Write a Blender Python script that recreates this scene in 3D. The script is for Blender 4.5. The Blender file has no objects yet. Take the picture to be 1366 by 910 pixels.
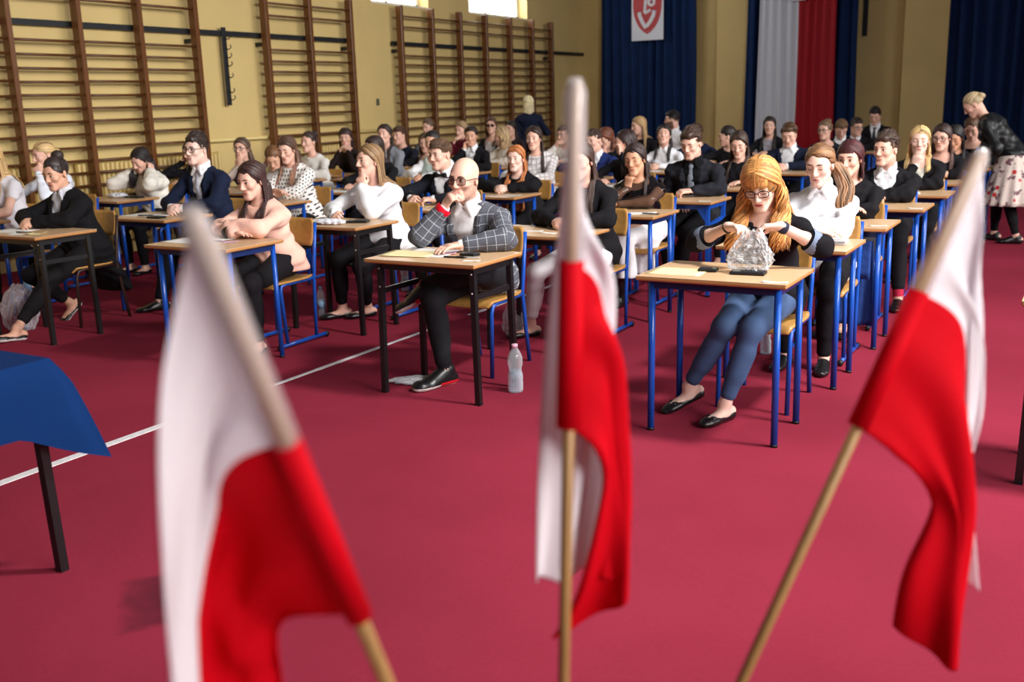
import bpy, math, random
import numpy as np
import openvdb
from mathutils import Vector, Matrix, Quaternion

random.seed(7)
PI = math.pi
scene = bpy.context.scene
COL = scene.collection
F32 = np.float32


def V(*a):
    return np.array(a, float)


def nrm(v):
    v = np.asarray(v, float)
    return v / max(1e-9, float(np.linalg.norm(v)))


def lerp(a, b, t):
    return a + (b - a) * t


def rotz(a):
    c, s = math.cos(a), math.sin(a)
    return np.array([[c, -s, 0], [s, c, 0], [0, 0, 1.0]])


def rotx(a):
    c, s = math.cos(a), math.sin(a)
    return np.array([[1.0, 0, 0], [0, c, -s], [0, s, c]])


def roty(a):
    c, s = math.cos(a), math.sin(a)
    return np.array([[c, 0, s], [0, 1.0, 0], [-s, 0, c]])


# ------------------------------------------------------------------ materials
MATS = {}


def srgb(r, g=None, b=None):
    if g is None:
        r, g, b = r
    f = lambda c: (c / 255 / 12.92) if c <= 10 else ((c / 255 + 0.055) / 1.055) ** 2.4
    return (f(r), f(g), f(b), 1.0)


class NT:
    def __init__(s, name):
        s.m = bpy.data.materials.new(name)
        s.m.use_nodes = True
        s.t = s.m.node_tree
        s.t.nodes.clear()
        s.out = s.n('ShaderNodeOutputMaterial')

    def n(s, typ, **kw):
        nd = s.t.nodes.new(typ)
        for k, v in kw.items():
            if k.startswith('i_'):
                key = k[2:]
                key = int(key) if key.isdigit() else key.replace('_', ' ')
                nd.inputs[key].default_value = v
            else:
                setattr(nd, k, v)
        return nd

    def l(s, a, ao, b, bi):
        s.t.links.new(a.outputs[ao], b.inputs[bi])

    def coord(s, kind='Object'):
        c = s.n('ShaderNodeTexCoord')
        return c, kind


def mat(name, rgb, rough=0.6, metal=0.0, spec=0.4, noise=None, bump=None, sheen=0.0, trans=0.0, tl=0.0, attr=None, stretch=None):
    """noise=(scale, amount) colour variation; bump=(scale, strength[, dist]); tl=translucent share; attr=float attribute that scales colour"""
    if name in MATS:
        return MATS[name]
    t = NT(name)
    p = t.n('ShaderNodeBsdfPrincipled')
    col = srgb(rgb)
    p.inputs['Base Color'].default_value = col
    p.inputs['Roughness'].default_value = rough
    p.inputs['Metallic'].default_value = metal
    p.inputs['Specular IOR Level'].default_value = spec
    if sheen:
        p.inputs['Sheen Weight'].default_value = sheen
    if trans:
        p.inputs['Transmission Weight'].default_value = trans
    t.m.diffuse_color = col
    src = None
    vec = None
    if noise or bump:
        c = t.n('ShaderNodeTexCoord')
        vec = (c, 'Object')
        if stretch:
            mp = t.n('ShaderNodeMapping')
            mp.inputs['Scale'].default_value = stretch
            t.l(c, 'Object', mp, 'Vector')
            vec = (mp, 'Vector')
    if noise:
        nz = t.n('ShaderNodeTexNoise', i_Scale=noise[0], i_Detail=4.0)
        t.l(vec[0], vec[1], nz, 'Vector')
        mr = t.n('ShaderNodeMapRange')
        mr.inputs['From Min'].default_value = 0.3
        mr.inputs['From Max'].default_value = 0.7
        mr.inputs['To Min'].default_value = 1 - noise[1]
        mr.inputs['To Max'].default_value = 1 + noise[1]
        t.l(nz, 0, mr, 0)
        src = (mr, 0)
    if attr:
        at = t.n('ShaderNodeAttribute', attribute_name=attr)
        if src:
            mu = t.n('ShaderNodeMath', operation='MULTIPLY')
            t.l(at, 'Fac', mu, 0)
            t.l(src[0], src[1], mu, 1)
            src = (mu, 0)
        else:
            src = (at, 'Fac')
    if src:
        vm = t.n('ShaderNodeVectorMath', operation='SCALE')
        vm.inputs[0].default_value = col[:3]
        t.l(src[0], src[1], vm, 'Scale')
        t.l(vm, 0, p, 'Base Color')
    if bump:
        nz = t.n('ShaderNodeTexNoise', i_Scale=bump[0], i_Detail=5.0)
        t.l(vec[0], vec[1], nz, 'Vector')
        bp = t.n('ShaderNodeBump', i_Strength=bump[1], i_Distance=bump[2] if len(bump) > 2 else 0.01)
        t.l(nz, 0, bp, 'Height')
        t.l(bp, 0, p, 'Normal')
    if tl:
        tr = t.n('ShaderNodeBsdfTranslucent')
        tr.inputs['Color'].default_value = col
        mx = t.n('ShaderNodeMixShader', i_0=tl)
        t.l(p, 0, mx, 1)
        t.l(tr, 0, mx, 2)
        t.l(mx, 0, t.out, 0)
    else:
        t.l(p, 0, t.out, 0)
    MATS[name] = t.m
    return t.m


# ------------------------------------------------------------------ objects
def mesh_np(name, verts, faces, mats, mi=None, smooth=True, attrs=None):
    """faces: (n,4) or (n,3) int array or list of lists"""
    me = bpy.data.meshes.new(name)
    verts = np.asarray(verts, F32)
    if isinstance(faces, np.ndarray):
        k = faces.shape[1]
        tot = np.full(len(faces), k, np.int32)
        flat = faces.astype(np.int32).ravel()
    else:
        tot = np.array([len(f) for f in faces], np.int32)
        flat = np.array([i for f in faces for i in f], np.int32)
    me.vertices.add(len(verts))
    me.vertices.foreach_set('co', verts.ravel())
    me.loops.add(len(flat))
    me.loops.foreach_set('vertex_index', flat)
    me.polygons.add(len(tot))
    me.polygons.foreach_set('loop_start', np.concatenate([[0], np.cumsum(tot)[:-1]]).astype(np.int32))
    me.polygons.foreach_set('loop_total', tot)
    if mi is not None:
        me.polygons.foreach_set('material_index', np.asarray(mi, np.int32))
    if isinstance(smooth, np.ndarray):
        me.polygons.foreach_set('use_smooth', smooth)
    elif smooth:
        me.polygons.foreach_set('use_smooth', np.ones(len(tot), bool))
    for an, (typ, arr) in (attrs or {}).items():
        a = me.attributes.new(an, typ, 'POINT')
        a.data.foreach_set('value' if typ == 'FLOAT' else 'vector', np.asarray(arr, F32).ravel())
    for m in (mats if isinstance(mats, (list, tuple)) else [mats]):
        me.materials.append(m)
    me.update(calc_edges=True)
    me.validate()
    return me


def link(name, data, parent=None, loc=None, rot=None):
    o = bpy.data.objects.new(name, data)
    COL.objects.link(o)
    if parent is not None:
        o.parent = parent
    if loc is not None:
        o.location = loc
    if rot is not None:
        o.rotation_euler = rot
    return o


def tag(o, label=None, cat=None, group=None, kind=None):
    if label:
        o['label'] = label
    if cat:
        o['category'] = cat
    if group:
        o['group'] = group
    if kind:
        o['kind'] = kind
    return o


def thing(name, label, cat, loc=(0, 0, 0), rz=0, group=None):
    o = link(name, None, None, loc, (0, 0, rz))
    o.empty_display_size = 0.1
    return tag(o, label, cat, group)


def copy_tree(o, parent=None):
    c = o.copy()
    COL.objects.link(c)
    if parent is not None:
        c.parent = parent
    for ch in o.children:
        copy_tree(ch, c)
    return c


class MB:
    """collects simple shapes into one mesh"""

    def __init__(s):
        s.v, s.f, s.m, s.sm, s.k = [], [], [], [], 0

    def add(s, vs, fs, m=0, smooth=False):
        b = s.k
        s.v.append(np.asarray(vs, float).reshape(-1, 3))
        s.k += len(s.v[-1])
        for f in fs:
            s.f.append([i + b for i in f])
            s.m.append(m)
            s.sm.append(smooth)
        return s

    def box(s, lo, hi, bev=0.0, m=0, R=None, o=None):
        lo, hi = np.array(lo, float), np.array(hi, float)
        c, e = (lo + hi) / 2, (hi - lo) / 2
        b = min(bev, e.min() * 0.9)
        vs, fs = [], []
        if b <= 0:
            for z in (-1, 1):
                for x, y in ((-1, -1), (1, -1), (1, 1), (-1, 1)):
                    vs.append(c + e * (x, y, z))
            fs = [[3, 2, 1, 0], [4, 5, 6, 7], [0, 1, 5, 4], [1, 2, 6, 5], [2, 3, 7, 6], [3, 0, 4, 7]]
        else:
            rings = [(-e[2], b), (-e[2] + b, 0), (e[2] - b, 0), (e[2], b)]
            for z, ins in rings:
                ex, ey = e[0] - ins, e[1] - ins
                cc = b * 0.7 if ins == 0 else b * 0.4
                for x, y in ((-ex + cc, -ey), (ex - cc, -ey), (ex, -ey + cc), (ex, ey - cc), (ex - cc, ey), (-ex + cc, ey), (-ex, ey - cc), (-ex, -ey + cc)):
                    vs.append(c + V(x, y, z))
            for r in range(3):
                for i in range(8):
                    j = (i + 1) % 8
                    fs.append([r * 8 + i, r * 8 + j, r * 8 + 8 + j, r * 8 + 8 + i])
            fs.append(list(range(7, -1, -1)))
            fs.append(list(range(24, 32)))
        vs = np.array(vs)
        if R is not None:
            oo = c if o is None else np.array(o)
            vs = (vs - oo) @ np.asarray(R).T + oo
        return s.add(vs, fs, m)

    def tube(s, pts, r, n=8, m=0, cap=True, smooth=True, flat=None, up=None):
        """r: number or list of radii; flat: (w,h) multipliers of section"""
        pts = [np.array(p, float) for p in pts]
        rs = r if isinstance(r, (list, tuple, np.ndarray)) else [r] * len(pts)
        vs = []
        ref = None
        for i, p in enumerate(pts):
            t = nrm(pts[min(i + 1, len(pts) - 1)] - pts[max(i - 1, 0)])
            if ref is None:
                a = np.array(up, float) if up is not None else (V(0, 0, 1) if abs(t[2]) < 0.9 else V(1, 0, 0))
                ref = nrm(np.cross(t, a))
            ref = nrm(ref - t * float(ref @ t))
            b = np.cross(t, ref)
            fw, fh = flat or (1, 1)
            for j in range(n):
                an = 2 * PI * j / n + (PI / n if n == 4 else 0)
                vs.append(p + rs[i] * (ref * math.cos(an) * fw + b * math.sin(an) * fh))
        fs = []
        for i in range(len(pts) - 1):
            for j in range(n):
                k = (j + 1) % n
                fs.append([i * n + j, i * n + k, (i + 1) * n + k, (i + 1) * n + j])
        s.add(vs, fs, m, smooth)
        if cap:
            b = s.k - len(vs)
            s.f.append([b + j for j in range(n - 1, -1, -1)]); s.m.append(m); s.sm.append(False)
            e = s.k - n
            s.f.append([e + j for j in range(n)]); s.m.append(m); s.sm.append(False)
        return s

    def bar(s, a, b, w, h, m=0, up=(0, 0, 1)):
        a, b = np.array(a, float), np.array(b, float)
        t = nrm(b - a)
        u = np.array(up, float)
        if abs(t @ u) > 0.95:
            u = V(0, 1, 0)
        x = nrm(np.cross(t, u)) * w / 2
        y = nrm(np.cross(x, t)) * h / 2
        vs = [p + sx * x + sy * y for p in (a, b) for sx, sy in ((-1, -1), (1, -1), (1, 1), (-1, 1))]
        return s.add(vs, [[3, 2, 1, 0], [4, 5, 6, 7], [0, 1, 5, 4], [1, 2, 6, 5], [2, 3, 7, 6], [3, 0, 4, 7]], m)

    def lathe(s, prof, c=(0, 0, 0), n=20, m=0, smooth=True):
        vs = [(c[0] + r * math.cos(2 * PI * j / n), c[1] + r * math.sin(2 * PI * j / n), c[2] + z) for r, z in prof for j in range(n)]
        fs = []
        for i in range(len(prof) - 1):
            for j in range(n):
                k = (j + 1) % n
                fs.append([i * n + j, i * n + k, (i + 1) * n + k, (i + 1) * n + j])
        fs.append(list(range(n - 1, -1, -1)))
        fs.append([(len(prof) - 1) * n + j for j in range(n)])
        return s.add(vs, fs, m, smooth)

    def sphere(s, c, r, R=None, nu=12, nv=8, m=0):
        r = np.array(r if isinstance(r, (tuple, list, np.ndarray)) else (r, r, r), float)
        vs, fs = [(0, 0, -1.0)], []
        for i in range(1, nv):
            a = -PI / 2 + PI * i / nv
            for j in range(nu):
                b = 2 * PI * j / nu
                vs.append((math.cos(a) * math.cos(b), math.cos(a) * math.sin(b), math.sin(a)))
        vs.append((0, 0, 1.0))
        vs = np.array(vs) * r
        if R is not None:
            vs = vs @ np.asarray(R).T
        vs = vs + np.array(c, float)
        for j in range(nu):
            k = (j + 1) % nu
            fs.append([0, 1 + k, 1 + j])
            for i in range(nv - 2):
                fs.append([1 + i * nu + j, 1 + i * nu + k, 1 + (i + 1) * nu + k, 1 + (i + 1) * nu + j])
            fs.append([1 + (nv - 2) * nu + j, 1 + (nv - 2) * nu + k, len(vs) - 1])
        return s.add(vs, fs, m, True)

    def grid(s, P, m=0, smooth=True, thick=0.0, mfun=None, close=False):
        """P: (a,b,3) array of points -> sheet; thick adds a second side"""
        P = np.asarray(P, float)
        a, b = P.shape[:2]
        vs = P.reshape(-1, 3)
        fs, ms = [], []
        for i in range(a - 1):
            for j in range(b - 1):
                fs.append([i * b + j, i * b + j + 1, (i + 1) * b + j + 1, (i + 1) * b + j])
                ms.append(mfun(i, j) if mfun else m)
        if thick:
            du = np.gradient(P, axis=0)
            dv = np.gradient(P, axis=1)
            N = np.cross(du, dv)
            N /= np.maximum(1e-9, np.linalg.norm(N, axis=2, keepdims=True))
            w = (P - N * thick).reshape(-1, 3)
            n0 = len(vs)
            vs = np.concatenate([vs, w])
            f2 = [[i + n0 for i in f[::-1]] for f in fs]
            edge = []
            for i in range(a - 1):
                edge.append([i * b, (i + 1) * b, (i + 1) * b + n0, i * b + n0])
                edge.append([(i + 1) * b + b - 1, i * b + b - 1, i * b + b - 1 + n0, (i + 1) * b + b - 1 + n0])
            for j in range(b - 1):
                edge.append([j + 1, j, j + n0, j + 1 + n0])
                q = (a - 1) * b
                edge.append([q + j, q + j + 1, q + j + 1 + n0, q + j + n0])
            e0 = [mfun(min(i // 2, a - 2), 0 if i % 2 == 0 else b - 2) for i in range(2 * (a - 1))] + [mfun(0 if i % 2 == 0 else a - 2, i // 2) for i in range(2 * (b - 1))] if mfun else [m] * len(edge)
            fs, ms = fs + f2 + edge, ms + ms + e0
        bb = s.k
        s.add(vs, [], m)
        for f, mm in zip(fs, ms):
            s.f.append([i + bb for i in f]); s.m.append(mm); s.sm.append(smooth)
        return s

    def data(s, name, mats, attrs=None):
        return mesh_np(name, np.concatenate(s.v), s.f, mats, s.m, np.array(s.sm, bool), attrs)

    def build(s, name, mats, parent=None, loc=None, rot=None):
        return link(name, s.data(name, mats), parent, loc, rot)


# ------------------------------------------------------------------ volumes
class Vol:
    BIG = 0.06

    def __init__(s, lo, hi, h):
        s.h = h
        s.lo = np.array(lo, float) - 3 * h
        n = (np.ceil((np.array(hi, float) + 3 * h - s.lo) / h)).astype(int) + 1
        s.n = n
        s.ax = [(s.lo[i] + h * np.arange(n[i])).astype(F32) for i in range(3)]
        s.d = np.full(tuple(n), s.BIG, F32)

    def win(s, lo, hi, pad):
        a = np.clip(np.floor((np.array(lo) - pad - s.lo) / s.h).astype(int), 0, s.n)
        b = np.clip(np.ceil((np.array(hi) + pad - s.lo) / s.h).astype(int) + 1, 0, s.n)
        if (b <= a).any():
            return None
        sl = tuple(slice(int(a[i]), int(b[i])) for i in range(3))
        X = s.ax[0][sl[0]][:, None, None]
        Y = s.ax[1][sl[1]][None, :, None]
        Z = s.ax[2][sl[2]][None, None, :]
        return sl, X, Y, Z

    def put(s, fn, lo, hi, k=0.0, mode='add'):
        w = s.win(lo, hi, k + 2.5 * s.h + 0.004)
        if w is None:
            return s
        sl, X, Y, Z = w
        b = fn(X, Y, Z)
        a = s.d[sl]
        if mode == 'add':
            if k > 0:
                h = np.clip(0.5 + 0.5 * (b - a) / k, 0, 1)
                s.d[sl] = b + (a - b) * h - k * h * (1 - h)
            else:
                s.d[sl] = np.minimum(a, b)
        else:
            if k > 0:
                h = np.clip(0.5 - 0.5 * (-b - a) / k, 0, 1)
                s.d[sl] = -b + (a + b) * h + k * h * (1 - h)
            else:
                s.d[sl] = np.maximum(a, -b)
        return s

    def cap(s, a, b, ra, rb=None, k=0.02, mode='add'):
        rb = ra if rb is None else rb
        a, b = np.asarray(a, float), np.asarray(b, float)
        ba = b - a
        L2 = max(1e-9, float(ba @ ba))
        R = max(ra, rb)

        def fn(X, Y, Z):
            x, y, z = X - F32(a[0]), Y - F32(a[1]), Z - F32(a[2])
            t = np.clip((x * F32(ba[0]) + y * F32(ba[1]) + z * F32(ba[2])) * F32(1 / L2), 0, 1)
            return np.sqrt((x - t * F32(ba[0])) ** 2 + (y - t * F32(ba[1])) ** 2 + (z - t * F32(ba[2])) ** 2) - (F32(ra) + F32(rb - ra) * t)
        return s.put(fn, np.minimum(a, b) - R, np.maximum(a, b) + R, k, mode)

    def ecap(s, a, b, ra, rb, side, k=0.02, mode='add', end=None):
        """elliptic tapered capsule; ra=(r along side, r along depth) at a"""
        a, b = np.asarray(a, float), np.asarray(b, float)
        u = b - a
        L = max(1e-6, float(np.linalg.norm(u)))
        u = u / L
        sd = np.asarray(side, float)
        sd = nrm(sd - u * (sd @ u))
        w = np.cross(u, sd)
        R = max(ra[0], ra[1], rb[0], rb[1])
        e = end

        def fn(X, Y, Z):
            x, y, z = X - F32(a[0]), Y - F32(a[1]), Z - F32(a[2])
            l = x * F32(u[0]) + y * F32(u[1]) + z * F32(u[2])
            t = np.clip(l / F32(L), 0, 1)
            rs = F32(ra[0]) + F32(rb[0] - ra[0]) * t
            rd = F32(ra[1]) + F32(rb[1] - ra[1]) * t
            m = np.minimum(rs, rd)
            le = (l - t * F32(L)) / (m if e is None else F32(e))
            q = np.sqrt(((x * F32(sd[0]) + y * F32(sd[1]) + z * F32(sd[2])) / rs) ** 2 + ((x * F32(w[0]) + y * F32(w[1]) + z * F32(w[2])) / rd) ** 2 + le * le)
            return (q - 1) * m
        return s.put(fn, np.minimum(a, b) - R, np.maximum(a, b) + R, k, mode)

    def ell(s, c, r, R=None, k=0.02, mode='add'):
        c = np.asarray(c, float)
        r = np.asarray(r, float)
        R = np.eye(3) if R is None else np.asarray(R)
        M = max(r)

        def fn(X, Y, Z):
            x, y, z = X - F32(c[0]), Y - F32(c[1]), Z - F32(c[2])
            q0 = 0
            q1 = 0
            for i in range(3):
                p = (x * F32(R[0, i]) + y * F32(R[1, i]) + z * F32(R[2, i])) / F32(r[i])
                q0 = q0 + p * p
                q1 = q1 + (p / F32(r[i])) ** 2
            k0 = np.sqrt(q0)
            return k0 * (k0 - 1) / np.maximum(np.sqrt(q1), 1e-6)
        return s.put(fn, c - M, c + M, k, mode)

    def half(s, p, n, k=0.0):
        """keep the side the normal points away from"""
        p, n = np.asarray(p, float), nrm(n)
        X, Y, Z = s.ax[0][:, None, None], s.ax[1][None, :, None], s.ax[2][None, None, :]
        b = (X - F32(p[0])) * F32(n[0]) + (Y - F32(p[1])) * F32(n[1]) + (Z - F32(p[2])) * F32(n[2])
        s.d = np.maximum(s.d, b).astype(F32)
        return s

    def cut(s, fn):
        X, Y, Z = s.ax[0][:, None, None], s.ax[1][None, :, None], s.ax[2][None, None, :]
        s.d = np.maximum(s.d, -fn(X, Y, Z)).astype(F32)
        return s

    def at(s, p):
        i = (np.asarray(p, float) - s.lo) / s.h
        i0 = np.clip(np.floor(i).astype(int), 0, s.n - 2)
        f = np.clip(i - i0, 0, 1)
        v = 0.0
        for dx in (0, 1):
            for dy in (0, 1):
                for dz in (0, 1):
                    w = (f[0] if dx else 1 - f[0]) * (f[1] if dy else 1 - f[1]) * (f[2] if dz else 1 - f[2])
                    v += w * float(s.d[i0[0] + dx, i0[1] + dy, i0[2] + dz])
        return v

    def march(s, p, d, far=0.2):
        """first surface point from p along d"""
        d = nrm(d)
        t, st = 0.0, 0.0025
        while t < far and s.at(p + d * t) > 0:
            t += st
        return p + d * t

    def mesh(s):
        g = openvdb.FloatGrid(s.BIG)
        g.copyFromArray(np.minimum(s.d, s.BIG))
        pts, quads = g.convertToQuads(0.0)
        quads = np.asarray(quads, np.int32)
        pts = np.asarray(pts, float) * s.h + s.lo
        return pts, quads[:, ::-1]


def relax(pts, quads, it=1, f=0.5):
    if it <= 0 or len(pts) == 0:
        return pts
    e = np.concatenate([quads[:, [0, 1]], quads[:, [1, 2]], quads[:, [2, 3]], quads[:, [3, 0]]])
    n = len(pts)
    for _ in range(it):
        acc = np.zeros((n, 3))
        cnt = np.zeros(n)
        for a, b in ((0, 1), (1, 0)):
            for k in range(3):
                acc[:, k] += np.bincount(e[:, a], pts[e[:, b], k], n)
            cnt += np.bincount(e[:, a], minlength=n)
        pts = pts + f * (acc / np.maximum(1, cnt)[:, None] - pts)
    return pts
# ------------------------------------------------------------------ people
SKIN = {
    'fair': (226, 178, 158), 'pale': (232, 192, 176), 'tan': (206, 152, 122), 'warm': (218, 166, 140),
}


def skin_mat(kind):
    m = mat('skin_' + kind, SKIN[kind], 0.48, spec=0.35, noise=(14, 0.05), bump=(160, 0.05, 0.002))
    p = next((n for n in m.node_tree.nodes if n.type == 'BSDF_PRINCIPLED'))
    p.inputs['Subsurface Weight'].default_value = 0.12
    p.inputs['Subsurface Radius'].default_value = (0.012, 0.005, 0.003)
    return m


def hair_mat(rgb):
    m = mat('hair_%d_%d_%d' % tuple(rgb), rgb, 0.48, spec=0.45, attr='tone', bump=(220, 0.25, 0.002), stretch=(1, 1, 0.12))
    return m


def cloth(rgb, rough=0.85, sheen=0.1):
    return mat('cloth_%d_%d_%d' % tuple(rgb), rgb, rough, spec=0.15, sheen=0.0, noise=(7, 0.06), bump=(26, 0.28, 0.012))


def pattern_mat(name, base, fn, rough=0.85):
    """fn(nt, u, v) -> (socket factor, second colour)"""
    if name in MATS:
        return MATS[name]
    t = NT(name)
    p = t.n('ShaderNodeBsdfPrincipled', i_Roughness=rough)
    p.inputs['Specular IOR Level'].default_value = 0.2
    at = t.n('ShaderNodeAttribute', attribute_name='puv')
    sp = t.n('ShaderNodeSeparateXYZ')
    t.l(at, 'Vector', sp, 0)

    def M(op, a, b=None, c=None):
        n = t.n('ShaderNodeMath', operation=op)
        for i, q in enumerate((a, b, c)):
            if q is None:
                continue
            if isinstance(q, tuple):
                t.l(q[0], q[1], n, i)
            else:
                n.inputs[i].default_value = q
        return (n, 0)
    fac, col2 = fn(M, (sp, 0), (sp, 1))
    mx = t.n('ShaderNodeMix', data_type='RGBA')
    t.l(fac[0], fac[1], mx, 0)
    mx.inputs[6].default_value = srgb(base)
    mx.inputs[7].default_value = srgb(col2)
    t.l(mx, 2, p, 'Base Color')
    c = t.n('ShaderNodeTexCoord')
    nz = t.n('ShaderNodeTexNoise', i_Scale=26.0, i_Detail=4.0)
    t.l(c, 'Object', nz, 'Vector')
    bp = t.n('ShaderNodeBump', i_Strength=0.28, i_Distance=0.012)
    t.l(nz, 0, bp, 'Height')
    t.l(bp, 0, p, 'Normal')
    t.l(p, 0, t.out, 0)
    MATS[name] = t.m
    return t.m


def fn_dots(M, u, v):
    s = 1 / 0.034
    row = M('MULTIPLY', v, s)
    odd = M('MULTIPLY', M('FLOORED_MODULO', M('FLOOR', row), 2.0), 0.5)
    fu = M('SUBTRACT', M('FRACT', M('ADD', M('MULTIPLY', u, s), odd)), 0.5)
    fv = M('SUBTRACT', M('FRACT', row), 0.5)
    d = M('ADD', M('MULTIPLY', fu, fu), M('MULTIPLY', fv, fv))
    return M('LESS_THAN', d, 0.062), (28, 26, 34)


def fn_pane(M, u, v):
    a = M('LESS_THAN', M('FRACT', M('MULTIPLY', u, 1 / 0.05)), 0.06)
    b = M('LESS_THAN', M('FRACT', M('MULTIPLY', v, 1 / 0.05)), 0.06)
    return M('MULTIPLY', M('MAXIMUM', a, b), 0.62), (206, 210, 218)


def fn_tweed(M, u, v):
    a = M('LESS_THAN', M('FRACT', M('MULTIPLY', u, 1 / 0.05)), 0.22)
    b = M('LESS_THAN', M('FRACT', M('MULTIPLY', v, 1 / 0.05)), 0.22)
    c = M('LESS_THAN', M('FRACT', M('MULTIPLY', M('ADD', u, v), 1 / 0.012)), 0.45)
    return M('MULTIPLY', M('MAXIMUM', a, b), c), (52, 48, 54)


def ik(a, b, l1, l2, hint):
    a, b = np.asarray(a, float), np.asarray(b, float)
    d = b - a
    L = float(np.linalg.norm(d))
    if L > (l1 + l2) * 0.985:
        k = L / ((l1 + l2) * 0.985)
        l1, l2 = l1 * k, l2 * k
    u = d / L
    x = (l1 * l1 - l2 * l2 + L * L) / (2 * L)
    h = math.sqrt(max(1e-8, l1 * l1 - x * x))
    hv = np.asarray(hint, float)
    hv = nrm(hv - u * (hv @ u))
    return a + u * x + hv * h


class Fig:
    def __init__(s, sp):
        s.sp = sp
        s.m = sp.get('sex', 'f') == 'm'
        k = s.k = 1.0 if s.m else 0.94
        s.h = sp.get('h', 0.009)
        s.Hc = V(*sp['head'])
        s.Rh = rotz(math.radians(sp.get('yaw', 0))) @ roty(math.radians(sp.get('roll', 0))) @ rotx(math.radians(sp.get('pitch', 8)))
        s.hs = 1.0 if s.m else 0.955
        s.pel = V(*sp.get('pel', (0, 0, 0.574)))
        s.skb = s.hp((0, 0.022, -0.075))
        dd = s.skb - s.pel
        s.nb = s.skb + V(0, 0.022, -0.085) + V(-dd[0] * 0.08, -dd[1] * 0.1, 0)
        s.u = nrm(s.nb - s.pel)
        tw = math.radians(sp.get('twist', 0))
        s.s = nrm(V(math.cos(tw), math.sin(tw), 0) - s.u * (V(math.cos(tw), math.sin(tw), 0) @ s.u))
        s.f = np.cross(s.s, s.u)
        s.L = float(np.linalg.norm(s.nb - s.pel))
        s.shw = (0.185 if s.m else 0.158) * sp.get('wide', 1)
        s.sc = s.nb - s.u * 0.058
        s.sh = {g: s.sc + s.s * g * s.shw - s.u * 0.022 + s.f * 0.012 for g in (1, -1)}
        s.arm, s.leg = {}, {}
        s.vols = []
        s.named = {}
        for g, key in ((1, 'armL'), (-1, 'armR')):
            s.arm[g] = s.arm_pose(g, sp.get(key, 'flat'))
        for g, key in ((1, 'legL'), (-1, 'legR')):
            s.leg[g] = s.leg_pose(g, sp.get(key, {}))

    def hp(s, p):
        return s.Hc + s.Rh @ (np.asarray(p, float) * s.hs)

    def arm_pose(s, g, a):
        if isinstance(a, str):
            a = {'p': a}
        p = a.get('p', 'flat')
        dz = s.sp.get('desk', 0.76)
        ex = s.sp.get('edge', -0.30)
        H = s.hp
        tbl = {
            'clasp': dict(w=(g * 0.06, ex - 0.14, dz + 0.046), d=(-g * 0.75, -0.65, 0.0), n=(-g * 0.6, 0.35, -0.7), curl=0.75),
            'cross': dict(w=(-g * 0.03, ex - 0.11, dz + 0.042), d=(-g * 1, 0.05, 0.0), n=(0, -0.1, -1), curl=0.2),
            'over': dict(w=(-g * 0.03, ex - 0.085, dz + 0.085), d=(-g * 1, -0.1, -0.05), n=(0, -0.3, -1), curl=0.35),
            'flat': dict(w=(g * 0.12, ex - 0.15, dz + 0.04), d=(-g * 0.55, -0.85, -0.02), n=(0, 0, -1), curl=0.3),
            'fist': dict(w=(g * 0.10, ex - 0.15, dz + 0.046), d=(-g * 0.8, -0.6, 0.0), n=(-g * 0.1, 0.25, -1), curl=0.85),
            'write': dict(w=(g * 0.12, ex - 0.16, dz + 0.045), d=(-g * 0.6, -0.75, -0.05), n=(-g * 0.7, 0.3, -0.7), curl=0.75),
            'chin': dict(w=H((g * 0.02, -0.085, -0.205)), d=(-g * 0.15, -0.1, 1), n=(-g * 0.25, 1, 0.1), curl=1.1, hint=(g * 0.5, -0.25, -0.8)),
            'mouth': dict(w=H((g * 0.05, -0.135, -0.15)), d=(-g * 0.55, 0.1, 0.85), n=(-g * 0.6, 0.8, 0), curl=1.0, hint=(g * 0.5, -0.3, -0.8)),
            'cheek': dict(w=H((g * 0.085, -0.085, -0.155)), d=(-g * 0.1, 0.25, 1), n=(-g * 1, 0.3, 0.1), curl=0.7, hint=(g * 0.6, -0.3, -0.8)),
            'ear': dict(w=H((g * 0.125, -0.06, -0.11)), d=(-g * 0.25, 0.45, 0.9), n=(-g * 1, 0.05, 0), curl=0.5, hint=(g * 0.7, -0.2, -0.8)),
            'face': dict(w=H((g * 0.06, -0.15, -0.165)), d=(-g * 0.5, 0.2, 0.9), n=(-g * 0.7, 0.6, 0), curl=0.9, hint=(g * 0.5, -0.2, -0.8)),
            'lap': dict(w=(g * 0.1, -0.2, 0.665), d=(-g * 0.6, -0.7, -0.1), n=(0, 0, -1), curl=0.3, hint=(g * 0.7, 0.6, -0.5)),
            'down': dict(w=tuple(s.sh[g] + V(g * 0.03, -0.03, -0.5)), d=(0, -0.1, -1), n=(-g, 0, 0), curl=0.4, hint=(g * 0.2, 1, 0)),
        }
        q = dict(tbl.get(p, tbl['flat']))
        q.update({k: v for k, v in a.items() if k != 'p'})
        if 'off' in q:
            q['w'] = np.asarray(q['w'], float) + np.asarray(q['off'], float)
        w = np.asarray(q['w'], float)
        if s.m and w[2] < dz + 0.06:
            w = w + V(0, 0, 0.006)
        hint = q.get('hint', (g * 0.95, 0.3, -0.4))
        l1, l2 = (0.285 * s.k, 0.25 * s.k)
        e = ik(s.sh[g], w, l1, l2, hint)
        if e[1] < ex + 0.02 and e[2] < dz + (0.066 if s.m else 0.057) and s.sp.get('ondesk', True):
            e = e.copy()
            e[2] = dz + (0.066 if s.m else 0.057)
        return dict(e=e, w=w, d=nrm(q['d']), n=nrm(q['n']), curl=q.get('curl', 0.3), spread=q.get('spread', 1.0))

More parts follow.
